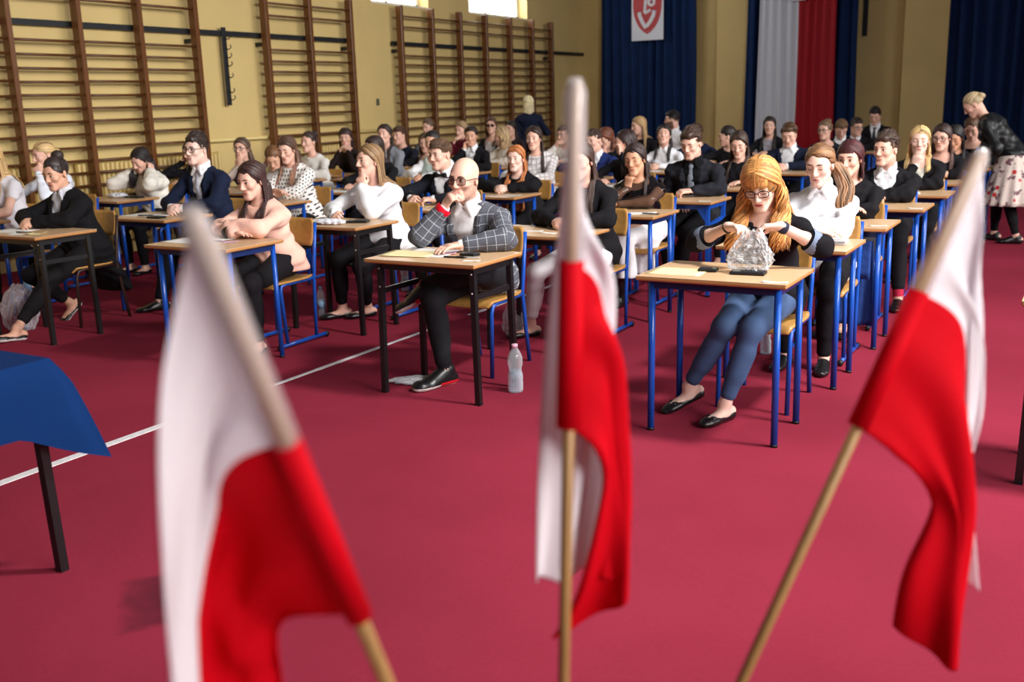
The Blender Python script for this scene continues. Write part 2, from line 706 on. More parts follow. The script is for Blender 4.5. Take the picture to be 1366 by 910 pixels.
    def leg_pose(s, g, a):
        hip = s.pel + V(g * 0.088, -0.01, -0.015)
        a_t = np.asarray(a.get('a', (g * 0.11, -0.36, 0.088)), float)
        hint = a.get('hint', (g * 0.12, -0.9, 0.5))
        kn = ik(hip, a_t, 0.425 * s.k, 0.41 * s.k, hint)
        td = nrm(a.get('t', (g * 0.15, -1, 0)))
        up = nrm(a.get('up', (0, 0, 1)))
        up = nrm(up - td * (up @ td))
        return dict(hip=hip, kn=kn, an=a_t, t=td, up=up)

    # ---- shapes shared by body and clothing
    def torso(s, v, o=0.0, k=0.05, low=True, hx=0.0):
        m, S = s.m, s.s
        w = s.sp.get('wide', 1)
        hipw, wst, chs = ((0.165, 0.142, 0.168) if m else (0.168, 0.122, 0.142))
        hipw, wst, chs = hipw * w + o, wst * w + o, chs * w + o
        at = lambda t, fo=0.0: s.pel + s.u * s.L * t + s.f * fo
        if low:
            v.ecap(s.pel + V(-0.05, 0, -0.01), s.pel + V(0.05, 0, -0.01), (0.105 + o + hx, 0.1 + o + hx), (0.105 + o + hx, 0.1 + o + hx), (0, 1, 0), k)
        v.ecap(at(0.0), at(0.38), (hipw + hx, 0.115 + o + hx), (wst + hx * 0.5, 0.098 + o + hx * 0.5), S, k)
        v.ecap(at(0.38), at(0.74), (wst, 0.098 + o), (chs, 0.112 + o), S, k)
        v.ecap(at(0.74), at(0.95), (chs, 0.11 + o), (0.09 * w + o, 0.07 + o), S, k, end=0.045 + o * 0.6)
        for g in (1, -1):
            v.cap(s.sc + s.s * g * 0.05 + s.u * 0.012, s.sh[g], 0.044 + o, (0.047 if m else 0.041) + o, k)
            if not m:
                v.ell(at(0.66, 0.075) + S * g * 0.07, (0.066 + o, 0.06 + o, 0.066 + o), None, k)

    def arm_shape(s, v, g, o=0.0, k=0.02, to=1.0, o2=None):
        """to: 0..1 upper arm, 1..2 forearm"""
        a = s.arm[g]
        r0, r1, r2 = (0.047, 0.038, 0.027) if s.m else (0.039, 0.032, 0.023)
        o2 = o if o2 is None else o2
        tu = min(1.0, to)
        v.cap(s.sh[g], lerp(s.sh[g], a['e'], tu), r0 + o, lerp(r0, r1, tu) + o, k)
        if to > 1:
            t = to - 1
            v.cap(a['e'], lerp(a['e'], a['w'], t), r1 + o, lerp(r1, r2, t) + o2, k)
            v.cap(lerp(a['e'], a['w'], 0.05), lerp(a['e'], a['w'], min(t, 0.4)), r1 + 0.002 + o, r1 - 0.004 + lerp(o, o2, 0.4), k)

    def leg_shape(s, v, g, o=0.0, k=0.03, to=2.0, ob=None):
        q = s.leg[g]
        r0, r1, r2, r3 = (0.088, 0.058, 0.052, 0.036) if s.m else (0.084, 0.053, 0.048, 0.032)
        ob = o if ob is None else ob
        t = min(1, to)
        v.cap(q['hip'], lerp(q['hip'], q['kn'], t), r0 + o, lerp(r0, r1, t) + o, k)
        if to > 1:
            t = to - 1
            v.cap(q['kn'], lerp(q['kn'], q['an'], t), r2 + o, lerp(r2, r3, t) + lerp(o, ob, t), k)
            back = -nrm(np.cross(np.cross(q['kn'] - q['an'], q['t']), q['kn'] - q['an']))
            c = lerp(q['kn'], q['an'], 0.3) + back * 0.014
            v.cap(c, lerp(c, q['an'] + back * 0.005, min(1, t) * 0.5), 0.05 + o if s.m else 0.046 + o, 0.04 + lerp(o, ob, 0.5), k)

    def hand(s, v, g):
        a = s.arm[g]
        d, n, w = a['d'], a['n'], a['w']
        n = nrm(n - d * (n @ d))
        lat = np.cross(d, n)
        th = lat * (-g)          # thumb side
        K = 1.0 if s.m else 0.9
        rf = max(0.0088 * K, 0.5 * s.h)
        kk = min(0.008, s.h)
        v.ecap(w - d * 0.012, w + d * 0.08 * K, (0.028 * K, 0.019 * K), (0.041 * K, 0.0145 * K), lat, 0.016)
        v.cap(w + d * 0.02 * K + th * 0.018 * K + n * 0.006, w + d * 0.055 * K + th * 0.024 * K + n * 0.006, 0.017 * K, 0.014 * K, 0.012)
        Ls = [0.072, 0.08, 0.075, 0.059]
        for i in range(4):
            off = (0.031 - 0.0205 * i) * K
            b = w + d * (0.083 - 0.004 * abs(i - 1.2)) * K + th * off
            ang = 0.0
            p = b
            fan = th * (0.10 - 0.07 * i) * a['spread']
            for j, fr in enumerate((0.45, 0.32, 0.23)):
                ang += a['curl'] * (0.75, 1.0, 0.8)[j] * (1 + 0.06 * (i - 1))
                dj = nrm((d + fan * (1 if a['curl'] < 0.8 else 0.4)) * math.cos(ang) + n * math.sin(ang))
                q = p + dj * Ls[i] * fr * K
                v.cap(p, q, rf * (1.0 - 0.08 * j), rf * (0.94 - 0.1 * j), kk if j else 0.01)
                p = q
        c = a['curl']
        b = w + d * 0.028 * K + th * 0.026 * K
        d1 = nrm(d * 0.62 + th * (0.75 - 0.3 * min(c, 1)) + n * (0.3 + 0.25 * min(c, 1)))
        q = b + d1 * 0.045 * K
        d2 = nrm(d1 + d * 0.5 - th * (0.25 + 0.35 * min(c, 1)) + n * 0.1)
        v.cap(b, q, 0.0125 * K, 0.0105 * K, 0.012)
        v.cap(q, q + d2 * 0.034 * K, 0.0102 * K, 0.0085 * K, 0.006)

    def head_shape(s, v):
        R, H, hs = s.Rh, s.hp, s.hs
        sp = s.sp
        fw = sp.get('facew', 1.05)
        E = lambda c, r, k=0.015, mode='add': v.ell(H(c), np.array(r) * hs, R, k, mode)
        C = lambda a, b, ra, rb=None, k=0.012, mode='add': v.cap(H(a), H(b), ra * hs, (ra if rb is None else rb) * hs, k, mode)
        jw = 1.05 if s.m else 0.93
        E((0, 0.016, 0.034), (0.0745, 0.093, 0.084), 0.01)
        E((0, -0.03, 0.014), (0.0625 * fw, 0.066, 0.07), 0.02)
        E((0, -0.035, -0.045), (0.046 * fw * jw, 0.05, 0.064), 0.022)
        for g in (1, -1):
            C((g * 0.049 * fw * jw, 0.0, -0.048), (g * 0.017 * jw, -0.066, -0.097), 0.016, 0.0165, 0.025)
            E((g * 0.0375 * fw, -0.063, -0.02), (0.022, 0.021, 0.021), 0.02)
        C((-0.009 * jw, -0.075, -0.098), (0.009 * jw, -0.075, -0.098), 0.0175, None, 0.018)
        C((-0.034, -0.078, 0.026), (0.034, -0.078, 0.026), 0.0125 if s.m else 0.0105, None, 0.018)
        for g in (1, -1):
            E((g * 0.031, -0.1, 0.007), (0.018, 0.017, 0.0125), 0.012, 'sub')
            E((g * 0.0315, -0.0755, 0.007), (0.0145, 0.0135, 0.0125), 0.006)
        C((0, -0.092, 0.018), (0, -0.109, -0.022), 0.0075, 0.0105, 0.012)
        E((0, -0.1085, -0.027), (0.0115, 0.0125, 0.0105), 0.008)
        for g in (1, -1):
            E((g * 0.0125, -0.098, -0.031), (0.0085, 0.0105, 0.008), 0.006)
        C((-0.019, -0.082, -0.0585), (0.019, -0.082, -0.0585), 0.0072, None, 0.016)
        C((-0.015, -0.082, -0.068), (0.015, -0.082, -0.068), 0.0075, None, 0.014)
        if not sp.get('noears'):
            for g in (1, -1):
                v.ell(H((g * 0.0735, 0.014, -0.006)), np.array((0.0095, 0.02, 0.031)) * hs, R @ rotz(g * 0.35) @ rotx(-0.15), 0.006)
                v.ell(H((g * 0.0815, 0.009, -0.002)), np.array((0.0055, 0.010, 0.017)) * hs, R @ rotz(g * 0.35), 0.004, 'sub')
        nr = 0.054 if s.m else 0.044
        v.cap(H((0, 0.03, -0.05)), s.skb, nr * 0.98, nr, 0.03)
        v.cap(s.skb, s.nb - s.u * 0.03, nr, nr * 1.12, 0.035)

    def body_mesh(s, root):
        sp = s.sp
        h = s.h
        pts = [s.Hc + V(0.16, 0.16, 0.15), s.Hc - V(0.16, 0.16, 0.15)]
        for g in (1, -1):
            for q in (s.arm[g]['e'], s.arm[g]['w'], s.arm[g]['w'] + s.arm[g]['d'] * 0.2, s.sh[g]):
                pts += [q + 0.07, q - 0.07]
            for q in (s.leg[g]['hip'], s.leg[g]['kn'], s.leg[g]['an']):
                pts += [q + 0.12, q - 0.12]
            pts += [s.leg[g]['an'] + s.leg[g]['t'] * 0.24]
        pts = np.array(pts)
        v = Vol(pts.min(0) - 0.02, pts.max(0) + 0.02, h)
        v.lo[2] = max(v.lo[2], v.lo[2])
        s.torso(v, -0.006)
        for g in (1, -1):
            s.arm_shape(v, g, 0, 0.02, 2.0)
            s.leg_shape(v, g, -0.004)
            q = s.leg[g]
            f0 = q['an'] - q['up'] * 0.045
            v.cap(q['an'], f0 + q['t'] * 0.02, 0.034 * s.k, 0.03 * s.k, 0.02)
            v.ecap(f0 - q['t'] * 0.045, f0 + q['t'] * 0.13 * s.k - q['up'] * 0.012, (0.03 * s.k, 0.028), (0.036 * s.k, 0.016), np.cross(q['t'], q['up']), 0.02)
        s.head_shape(v)
        for g in (1, -1):
            s.hand(v, g)
        s.v = v
        P, Q = v.mesh()
        P = relax(P, Q, 1, 0.35)
        mats = [skin_mat(sp.get('skin', 'fair'))]
        mi = None
        if sp.get('beard'):
            c = P[Q].mean(1)
            l = ((c - s.Hc) @ s.Rh) / s.hs
            b = (l[:, 2] < -0.052 + np.abs(l[:, 0]) * 0.45) & (l[:, 2] > -0.125) & (l[:, 1] < 0.02) & (np.abs(l[:, 0]) < 0.075)
            b &= ~((np.abs(l[:, 0]) < 0.022) & (l[:, 2] > -0.076) & (l[:, 2] < -0.052))
            for g in (1, -1):
                hc = s.arm[g]['w'] + s.arm[g]['d'] * 0.07
                b &= np.linalg.norm(c - hc, axis=1) > 0.085
            mats.append(mat('beard_%d_%d_%d' % sp['beard'], sp['beard'], 0.7, noise=(90, 0.25)))
            mi = b.astype(np.int32)
        me = mesh_np('body', P, Q, mats, mi)
        o = link('body', me, root)
        s.face(root)
        return o

    def face(s, root):
        sp, v = s.sp, s.v
        far = s.h > 0.0085
        y = s.Rh @ V(0, 1, 0)
        surf = lambda x, z: v.march(s.hp((x, -0.15, z)), y)
        fwd = -y
        lash = mat('eyelash_dark', (38, 26, 24), 0.6)
        white = mat('eye_white', (232, 226, 222), 0.3)
        iris = mat('iris_' + sp.get('iris', 'brown'), {'brown': (66, 42, 28), 'blue': (84, 108, 130), 'green': (84, 92, 66)}[sp.get('iris', 'brown')], 0.2)
        closed = sp.get('eyes', 'open') == 'down'
        rs = max(1.25, s.h / 0.006)
        for g in (1, -1):
            mb = MB()
            c = surf(g * 0.0315, 0.006)
            if not closed:
                mb.sphere(c - fwd * 0.0022, np.array((0.013, 0.0056, 0.0066)) * s.hs, s.Rh, 12, 8, 0)
                gx = sp.get('gaze', 0) * 0.003
                mb.sphere(c + s.Rh @ V(gx, 0, 0) + fwd * 0.0012, np.array((0.0064, 0.0032, 0.0062)) * s.hs, s.Rh, 10, 8, 1)
            arc = []
            for t in np.linspace(-1, 1, 7):
                zz = 0.006 + (0.0068 * (1 - t * t) - 0.0005 if not closed else -0.0055 * (1 - t * t) - 0.001)
                arc.append(surf(g * 0.0315 + t * 0.0142, zz) + fwd * 0.0018)
            mb.tube(arc, [0.0008 * rs, 0.0013 * rs, 0.0017 * rs, 0.0018 * rs, 0.0017 * rs, 0.0014 * rs, 0.0009 * rs], 5, 2)
            mb.build('eye', [white, iris, lash], root)
            mb = MB()
            arc = []
            up = 0.0 if s.m else 0.002
            for t in np.linspace(0, 1, 6):
                arc.append(surf(g * lerp(0.013, 0.049, t), 0.0275 + up + 0.0045 * math.sin(t * 2.5) - 0.003 * t) + fwd * 0.0005)
            mb.tube(arc, [0.0026, 0.0037, 0.0037, 0.0032, 0.0024, 0.001], 6, 0, flat=None)
            mb.build('eyebrow', hair_mat(sp.get('brow', (58, 42, 34))) if False else mat('brow_%d_%d_%d' % tuple(sp.get('brow', (62, 44, 36))), sp.get('brow', (62, 44, 36)), 0.7), root)
        mb = MB()
        lw = 0.0235
        up, lo = [], []
        for t in np.linspace(-1, 1, 9):
            up.append(surf(t * lw, -0.0605 + 0.0022 * math.sin(PI * min(1, abs(t) * 0.9 + 0.3)) - 0.0004 * t * t) + fwd * 0.0003)
            lo.append(surf(t * lw * 0.9, -0.061 - 0.0058 * (1 - t * t) - 0.0002 * t * t) + fwd * 0.0003)
        mb.tube(up, [0.0007, 0.0018, 0.0025, 0.0029, 0.0027, 0.0029, 0.0025, 0.0018, 0.0007], 6)
        mb.tube(lo, [0.0007, 0.002, 0.0029, 0.0034, 0.0036, 0.0034, 0.0029, 0.002, 0.0007], 6)
        mb.build('lips', mat('lips_' + sp.get('lips', 'rose'), {'rose': (178, 104, 98), 'red': (170, 62, 66), 'nude': (190, 128, 114)}[sp.get('lips', 'nude' if s.m else 'rose')], 0.4), root)
        if sp.get('glasses'):
            s.glasses(root, sp['glasses'])

    def glasses(s, root, kind):
        mb = MB()
        rim = {'black': (22, 20, 22), 'dark': (52, 26, 30), 'clear': (120, 104, 96), 'sun': (20, 18, 20)}[kind]
        y0 = -0.103
        W, Hh, cx = 0.0255, (0.0185 if kind != 'dark' else 0.020), 0.034
        for g in (1, -1):
            loop = []
            for i in range(17):
                a = 2 * PI * i / 16
                ex = 0.6
                px = math.copysign(abs(math.cos(a)) ** ex, math.cos(a)) * W
                pz = math.copysign(abs(math.sin(a)) ** ex, math.sin(a)) * Hh
                loop.append(s.hp((g * cx + px, y0 + 0.010 * abs(g * cx + px) / 0.06, 0.004 + pz)))
            mb.tube(loop, 0.0023 if kind != 'clear' else 0.0015, 6, 0, cap=False)
            mb.tube([s.hp((g * 0.060, y0 + 0.011, 0.012)), s.hp((g * 0.074, y0 + 0.03, 0.012)), s.hp((g * 0.079, -0.01, 0.011)), s.hp((g * 0.08, 0.02, 0.002))], 0.002, 6, 0)
            lens = [s.hp((g * cx + math.cos(2 * PI * i / 16) * W * 0.97, y0 + 0.006, 0.004 + math.sin(2 * PI * i / 16) * Hh * 0.97)) for i in range(16)]
            mb.add(lens, [list(range(16))], 1)
        mb.tube([s.hp((-0.0095, y0 + 0.001, 0.01)), s.hp((0, y0 - 0.002, 0.013)), s.hp((0.0095, y0 + 0.001, 0.01))], 0.002, 6, 0)
        lm = lens_mat('lens_' + kind, {'sun': ((16, 14, 16), 0.85), 'dark': ((90, 40, 44), 0.35)}.get(kind, ((200, 205, 210), 0.06)))
        mb.build('glasses', [mat('frame_' + kind, rim, 0.3), lm], root)

    # ---- clothing
    def garment(s, root, name, m, o=0.008, sleeve=2.0, hem=0.5, neck='round', low=True, skirtlen=0.0, cuff=0.0, h=None, collar=None, opening=None, tails=None, puv=False, bag=0.0, lapel=False, vneck=0.0):
        h = h or max(s.h, 0.007)
        pts = []
        for g in (1, -1):
            for q in (s.arm[g]['e'], s.arm[g]['w'], s.sh[g]):
                pts += [q + 0.1 + o, q - 0.1 - o]
        pts += [s.pel + 0.22, s.pel - V(0.22, 0.22, 0.16 if not tails else 0.35), s.nb + 0.14, s.nb - 0.14]
        pts = np.array(pts)
        v = Vol(pts.min(0), pts.max(0), h)
        s.torso(v, o, 0.045, low, 0.012 if hem < 0.6 else 0.0)
        if tails:
            v.ecap(s.pel + V(0, 0.03, 0.0), s.pel + V(0, tails[1], -tails[0]), (0.185, 0.11), (0.2, 0.07), (1, 0, 0), 0.05)
        nb = s.nb
        if neck == 'round':
            v.ell(nb + s.u * 0.035 + s.f * 0.018, (0.082, 0.085, 0.05), np.stack([s.s, -s.f, s.u], 1), 0.01, 'sub')
        elif neck == 'low':
            v.ell(nb + s.u * 0.02 + s.f * 0.05, (0.10, 0.085, 0.085), np.stack([s.s, -s.f, s.u], 1), 0.01, 'sub')
        elif neck == 'collar':
            v.ell(nb + s.u * 0.065 + s.f * 0.01, (0.06, 0.068, 0.06), np.stack([s.s, -s.f, s.u], 1), 0.008, 'sub')
        elif neck == 'open':
            v.ell(nb + s.u * 0.05, (0.075, 0.09, 0.06), np.stack([s.s, -s.f, s.u], 1), 0.01, 'sub')
        if vneck:
            opening = (1 - vneck / s.L, 0.055)
        if opening:
            t0, w1 = opening[:2]
            wl = opening[2] if len(opening) > 2 else 0.0
            p0, L = s.pel, s.L

            def wedge(X, Y, Z):
                x, y, z = X - F32(p0[0]), Y - F32(p0[1]), Z - F32(p0[2])
                t = (x * F32(s.u[0]) + y * F32(s.u[1]) + z * F32(s.u[2])) / F32(L)
                xl = x * F32(s.s[0]) + y * F32(s.s[1]) + z * F32(s.s[2])
                fl = x * F32(s.f[0]) + y * F32(s.f[1]) + z * F32(s.f[2])
                wt = np.where(t > t0, F32(w1) * (t - F32(t0)) / F32(1 - t0), F32(wl) * (F32(t0) - t))
                return np.maximum(np.abs(xl) - wt, F32(0.03) - fl)
            v.cut(wedge)
        if sleeve > 0:
            for g in (1, -1):
                s.arm_shape(v, g, o + bag * 0.6, 0.03, sleeve, o2=(o + bag if cuff == 0 else o * 0.6))
                if bag:
                    a = s.arm[g]
                    v.cap(lerp(a['e'], a['w'], 0.15), lerp(a['e'], a['w'], min(sleeve - 1, 0.8) * 0.9), 0.043 + bag, 0.036 + bag, 0.03)
        # wrinkles: shallow folds across sleeves and waist
        X, Y, Z = v.ax[0][:, None, None], v.ax[1][None, :, None], v.ax[2][None, None, :]
        rs = random.Random(hash(s.sp['id']) % 1000 if False else sum(map(ord, s.sp['id'])))
        for _ in range(3):
            d = nrm(V(rs.uniform(-1, 1), rs.uniform(-0.6, 0.6), rs.uniform(0.4, 1)))
            fr = rs.uniform(55, 110)
            ph = rs.uniform(0, 6)
            d2 = nrm(V(rs.uniform(-1, 1), rs.uniform(-1, 1), rs.uniform(-1, 1)))
            A = (X * d[0] + Y * d[1] + Z * d[2]) * fr + ph
            B = (X * d2[0] + Y * d2[1] + Z * d2[2]) * 17 + ph * 2
            v.d = (v.d + (0.0022 * np.sin(A + 1.5 * np.sin(B)) * (v.d < 0.03))).astype(F32)
        v.half((0, 0, hem), (0, 0, -1))
        if collar:
            R = []
            nr = 0.065 if s.m else 0.056
            for i in range(21):
                a = PI * 2 * i / 20
                R.append(lerp(nb, s.skb, 0.42) + s.u * (0.004 + 0.012 * math.cos(a)) + s.s * math.sin(a) * nr - s.f * (math.cos(a) * (nr + 0.002) - 0.002))
            for i in range(20):
                if 8.5 < i < 10.5 and collar != 'tight':
                    continue
                v.ecap(R[i], R[i + 1], (0.0065, 0.021), (0.0065, 0.021), s.s * math.sin(PI * 2 * (i + .5) / 20) - s.f * math.cos(PI * 2 * (i + .5) / 20), 0.006)
            for g in (1, -1):
                a = lerp(nb, s.skb, 0.36) + s.f * 0.066 + s.s * g * 0.02
                b = nb + s.f * 0.092 + s.s * g * 0.058 - s.u * 0.022
                v.ecap(a, b, (0.022, 0.006), (0.012, 0.006), s.s, 0.008)
        if lapel and opening:
            t0, w1 = opening[:2]
            for g in (1, -1):
                pa = []
                for t in np.linspace(t0 + 0.03, 0.93, 7):
                    c = s.pel + s.u * s.L * t + s.s * g * (w1 * (t - t0) / (1 - t0) + 0.028 * math.sin(PI * min(1, (t - t0) / (0.95 - t0)) ** 0.7 + 0.1))
                    pa.append(v.march(c + s.f * 0.3, -s.f, 0.4))
                for a, b, q in zip(pa[:-1], pa[1:], range(6)):
                    if np.linalg.norm(a - b) < 0.12:
                        v.ecap(a, b, (0.012 + 0.004 * q, 0.0065), (0.016 + 0.004 * q, 0.0065), s.s + s.f * 0.3 * g, 0.003)
        P, Q = v.mesh()
        P = relax(P, Q, 1, 0.4)
        attrs = None
        if puv:
            attrs = {'puv': ('FLOAT_VECTOR', s.puv(P))}
        s.vols.append(v)
        s.named[name] = v
        return link(name, mesh_np(name, P, Q, m, None, True, attrs), root)

    def puv(s, P):
        segs = [(s.pel, s.nb, 0.10, s.s, s.f)]
        for g in (1, -1):
            a = s.arm[g]
            for p, q in ((s.sh[g], a['e']), (a['e'], a['w'])):
                ax = nrm(q - p)
                sd = nrm(np.cross(ax, V(0.3, 0.9, 0.2)))
                segs.append((p, q, 0.05, sd, np.cross(ax, sd)))
        best = np.full(len(P), 9.0)
        U = np.zeros((len(P), 3))
        for i, (p, q, r, sd, fd) in enumerate(segs):
            ax = q - p
            L = float(np.linalg.norm(ax))
            d = P - p
            l = d @ ax / L
            t = np.clip(l / L, 0.0, 1)
            e = d - t[:, None] * ax
            dist = np.linalg.norm(e / (np.array([1, 1, 1])), axis=1) / (r if i else 0.155)
            x, y = d @ sd, d @ fd
            if i == 0:
                uu = np.where(y > 0, x, 0.3 - x)
            else:
                uu = np.arctan2(x, y) * (r + 0.012)
            k = dist < best
            best[k] = dist[k]
            U[k, 0] = uu[k]
            U[k, 1] = l[k] + i * 0.37
        return U

    def trousers(s, root, m, o=0.011, to=1.93, ob=None, name='trousers', skirt=None):
        h = max(s.h, 0.008)
        pts = []
        for g in (1, -1):
            for q in s.leg[g]['hip'], s.leg[g]['kn'], s.leg[g]['an']:
                pts += [q + 0.15, q - 0.15]
        pts += [s.pel + V(0.2, 0.2, 0.12)]
        if skirt:
            pts += [s.leg[1]['kn'] + V(0.2, -0.15, 0), s.leg[1]['kn'] + V(-0.3, -0.15, 0)]
        pts = np.array(pts)
        v = Vol(pts.min(0), pts.max(0), h)
        v.ecap(s.pel + V(-0.05, 0, 0), s.pel + V(0.05, 0, 0), (0.108 + o, 0.1 + o), (0.108 + o, 0.1 + o), (0, 1, 0), 0.04)
        v.ecap(s.pel, s.pel + s.u * 0.09, (0.168 + o, 0.118 + o), (0.15 + o, 0.108 + o), s.s, 0.04)
        if skirt is None:
            for g in (1, -1):
                s.leg_shape(v, g, o, 0.03, to, ob)
                q = s.leg[g]
                if to > 1.5:
                    d = nrm(q['an'] - q['kn'])
                    e = lerp(q['kn'], q['an'], to - 1)
                    v.half(e + d * 0.012, d) if False else None
        else:
            ln, fl = skirt
            kc = (s.leg[1]['kn'] + s.leg[-1]['kn']) / 2
            sp_ = abs(s.leg[1]['kn'][0] - s.leg[-1]['kn'][0]) / 2
            v.ecap(s.pel, kc, (0.18 + o, 0.1 + o), (sp_ + 0.085 + o, 0.07 + o), (1, 0, 0), 0.04)
            b = kc + V(0, 0.03, -ln)
            v.ecap(kc + V(0, 0.01, 0.0), b, (sp_ + 0.085 + o, 0.06 + o), (sp_ + 0.085 + fl, 0.06 + fl * 0.7), (1, 0, 0), 0.03, end=0.012)
            v.ecap(s.pel + V(0, -0.1, -0.02), b + V(0, 0.22, 0.0), (0.17 + o, 0.1), (0.15 + fl, 0.08), (1, 0, 0), 0.04, end=0.012)
            X = v.ax[0][:, None, None]
            Y = v.ax[1][None, :, None]
            Z = v.ax[2][None, None, :]
            v.d = (v.d + 0.006 * np.sin(X * 95 + 4 * Y) * np.clip((s.pel[2] - Z) * 4, 0, 1) * (v.d < 0.03)).astype(F32)
            v.half((0, 0, b[2]), (0, 0, -1))
        P, Q = v.mesh()
        P = relax(P, Q, 1, 0.4)
        return link(name, mesh_np(name, P, Q, m), root)

    def shoe(s, root, g, kind='oxford', m=None, h=None):
        q = s.leg[g]
        t, up = q['t'], q['up']
        sd = np.cross(t, up)
        K = (1.0 if s.m else 0.9) * (1.14 if kind == 'sneaker' else 1.0)
        base = q['an'] - up * 0.088
        h = h or max(0.006, s.h * 0.9)
        top = q['an'] + (q['kn'] - q['an']) * (0.72 if kind == 'boot' else 0.0)
        pts = np.array([base + t * 0.22 + 0.06, base + t * 0.22 - 0.06, base - t * 0.1 + 0.07, base - t * 0.1 - 0.07, q['an'] + 0.06, top + 0.07, top - 0.07])
        v = Vol(pts.min(0), pts.max(0), h)
        P0 = lambda a, b, c=0.0: base + t * a * K + up * b + sd * c
        v.ecap(P0(-0.045, 0.028), P0(0.15, 0.022), (0.036 * K, 0.03), (0.042 * K, 0.021), sd, 0.015)
        v.ecap(P0(0.1, 0.022), P0(0.185, 0.02), (0.041 * K, 0.022), (0.03 * K, 0.017), sd, 0.015)
        if kind == 'sneaker':
            v.ecap(P0(-0.04, 0.036), P0(0.165, 0.03), (0.038 * K, 0.036), (0.04 * K, 0.03), sd, 0.015)
            v.ecap(P0(0.0, 0.075), P0(0.09, 0.045), (0.036 * K, 0.04), (0.036 * K, 0.03), sd, 0.02)
        if kind in ('oxford', 'sneaker', 'boot'):
            v.ecap(P0(0.0, 0.06), P0(0.1, 0.03), (0.035 * K, 0.035), (0.036 * K, 0.026), sd, 0.02)
            v.ecap(P0(-0.03, 0.03), P0(-0.022, 0.085 if kind != 'oxford' else 0.065), (0.036 * K, 0.034), (0.036 * K, 0.04), sd, 0.015)
        if kind == 'boot':
            v.cap(q['an'], top, 0.05 * K, 0.062 * K, 0.03)
        if kind == 'flat':
            v.ell(P0(0.02, 0.075), (0.06, 0.06, 0.045), np.stack([sd, t, up], 1), 0.006, 'sub')
        if kind == 'flat' and s.h < 0.006:
            for sg in (-1, 1):
                v.ecap(P0(0.125, 0.042, 0), P0(0.12, 0.046, sg * 0.022), (0.006, 0.005), (0.013, 0.006), t, 0.003)
        v.half(base, -up)
        P, Q = v.mesh()
        P = relax(P, Q, 1, 0.4)
        c = (P[Q].mean(1) - base)
        z = c @ up
        mats = [m or mat('shoe_black', (20, 19, 21), 0.35, spec=0.5)]
        mi = np.zeros(len(Q), np.int32)
        if kind == 'sneaker':
            mats += [mat('sole_white', (222, 218, 214), 0.6), mat('sole_red', (206, 30, 44), 0.5)]
            x = c @ t
            mi[(z < 0.022)] = 1
            mi[(z < 0.03) & (z > 0.008) & (x < 0.07) & (x > -0.09)] = 2
        elif kind == 'slip':
            mats += [mat('sole_white', (222, 218, 214), 0.6)]
            mi[z < 0.02] = 1
        return link('shoe', mesh_np('shoe', P, Q, mats, mi), root)

    # ---- hair
    def hair(s, root, style='long', rgb=(60, 40, 30), length=0.34, wave=0.0, n=None, part=0.0, fringe=0.0, front=0.35, vol=1.0, tie=(0, 0.125, 0.03), tip=None, cover=0.0, brush=(0.3, -1, 0.4), lift=0.008, flare=0.10):
        near = s.h <= 0.0075
        rs = random.Random(sum(map(ord, s.sp['id'])) * 7)
        n = n or (560 if near else 170)
        R, H = s.Rh, s.hp
        h = 0.0065 if near else 0.009
        short = style in ('short', 'crop')
        C0, R0 = V(0, 0.016, 0.036), (V(0.0765, 0.095, 0.086) if short else V(0.0805, 0.100, 0.0905)) * vol
        hang = style in ('long', 'curly', 'bob')
        dn = length + 0.05 if hang else 0.2
        pts = np.array([s.Hc + 0.17, s.Hc - V(0.17, 0.17, dn + 0.05)])
        v = Vol(pts.min(0), pts.max(0), h)
        v.ell(H(C0), R0 * s.hs, R, 0.01)
        if hang:
            ln = min(length, 0.30)
            b0 = s.skb + V(0, 0.045, 0.03)
            b1 = s.skb + V(0, 0.075, 0.07 - ln)
            v.ecap(b0, b1, (0.078 * vol, 0.045), (0.085 * vol if length > 0.2 else 0.06, 0.03), R @ V(1, 0, 0), 0.03)
        if short:
            tz = lift
            v.ell(H((0, -0.024, 0.088)), V(0.056, 0.064, 0.028 + tz) * s.hs, R, 0.02)
            v.ell(H((0, 0.02, 0.095)), V(0.06, 0.07, 0.024 + tz * 0.7) * s.hs, R, 0.02)
        fz = 0.088 if style in ('pony', 'bun', 'braid') else 0.068 if style != 'crop' else 0.062
        # face opening
        if fringe < 0.5:
            v.ell(H((0, -0.115, -0.03)), V((0.070 if hang else 0.066) - cover, 0.088, fz + (0.042 if hang else 0.032)) * s.hs, R, 0.01, 'sub')
        else:
            v.ell(H((0, -0.115, -0.06)), V(0.062 - cover, 0.085, 0.085) * s.hs, R, 0.01, 'sub')
        v.ell(H((0, -0.06, -0.1)), V(0.078, 0.07, 0.06) * s.hs, R, 0.01, 'sub')
        if not hang:
            for g in (1, -1):
                v.ell(H((g * 0.085, -0.022, -0.035)), V(0.035, 0.05, 0.047) * s.hs, R, 0.008, 'sub')
            if short:
                v.ell(H((0, 0.0, -0.135)), V(0.14, 0.2, 0.085) * s.hs, R, 0.01, 'sub')
                if style == 'crop':
                    for g in (1, -1):
                        v.ell(H((g * 0.098, 0.02, 0.0)), V(0.026, 0.09, 0.055) * s.hs, R, 0.01, 'sub')
            else:
                v.ell(H((0, 0.01, -0.14)), V(0.14, 0.2, 0.075) * s.hs, R, 0.01, 'sub')
        if style == 'bun':
            v.ell(H(tie), V(0.042, 0.04, 0.036) * s.hs, R, 0.01)
        X, Y, Z = v.ax[0][:, None, None], v.ax[1][None, :, None], v.ax[2][None, None, :]
        v.d = (v.d + 0.0028 * np.sin(95 * X + 40 * Y + 2 * np.sin(60 * Y + 25 * Z)) * (v.d < 0.03)).astype(F32)
        P, Q = v.mesh()
        P = relax(P, Q, 1, 0.25)
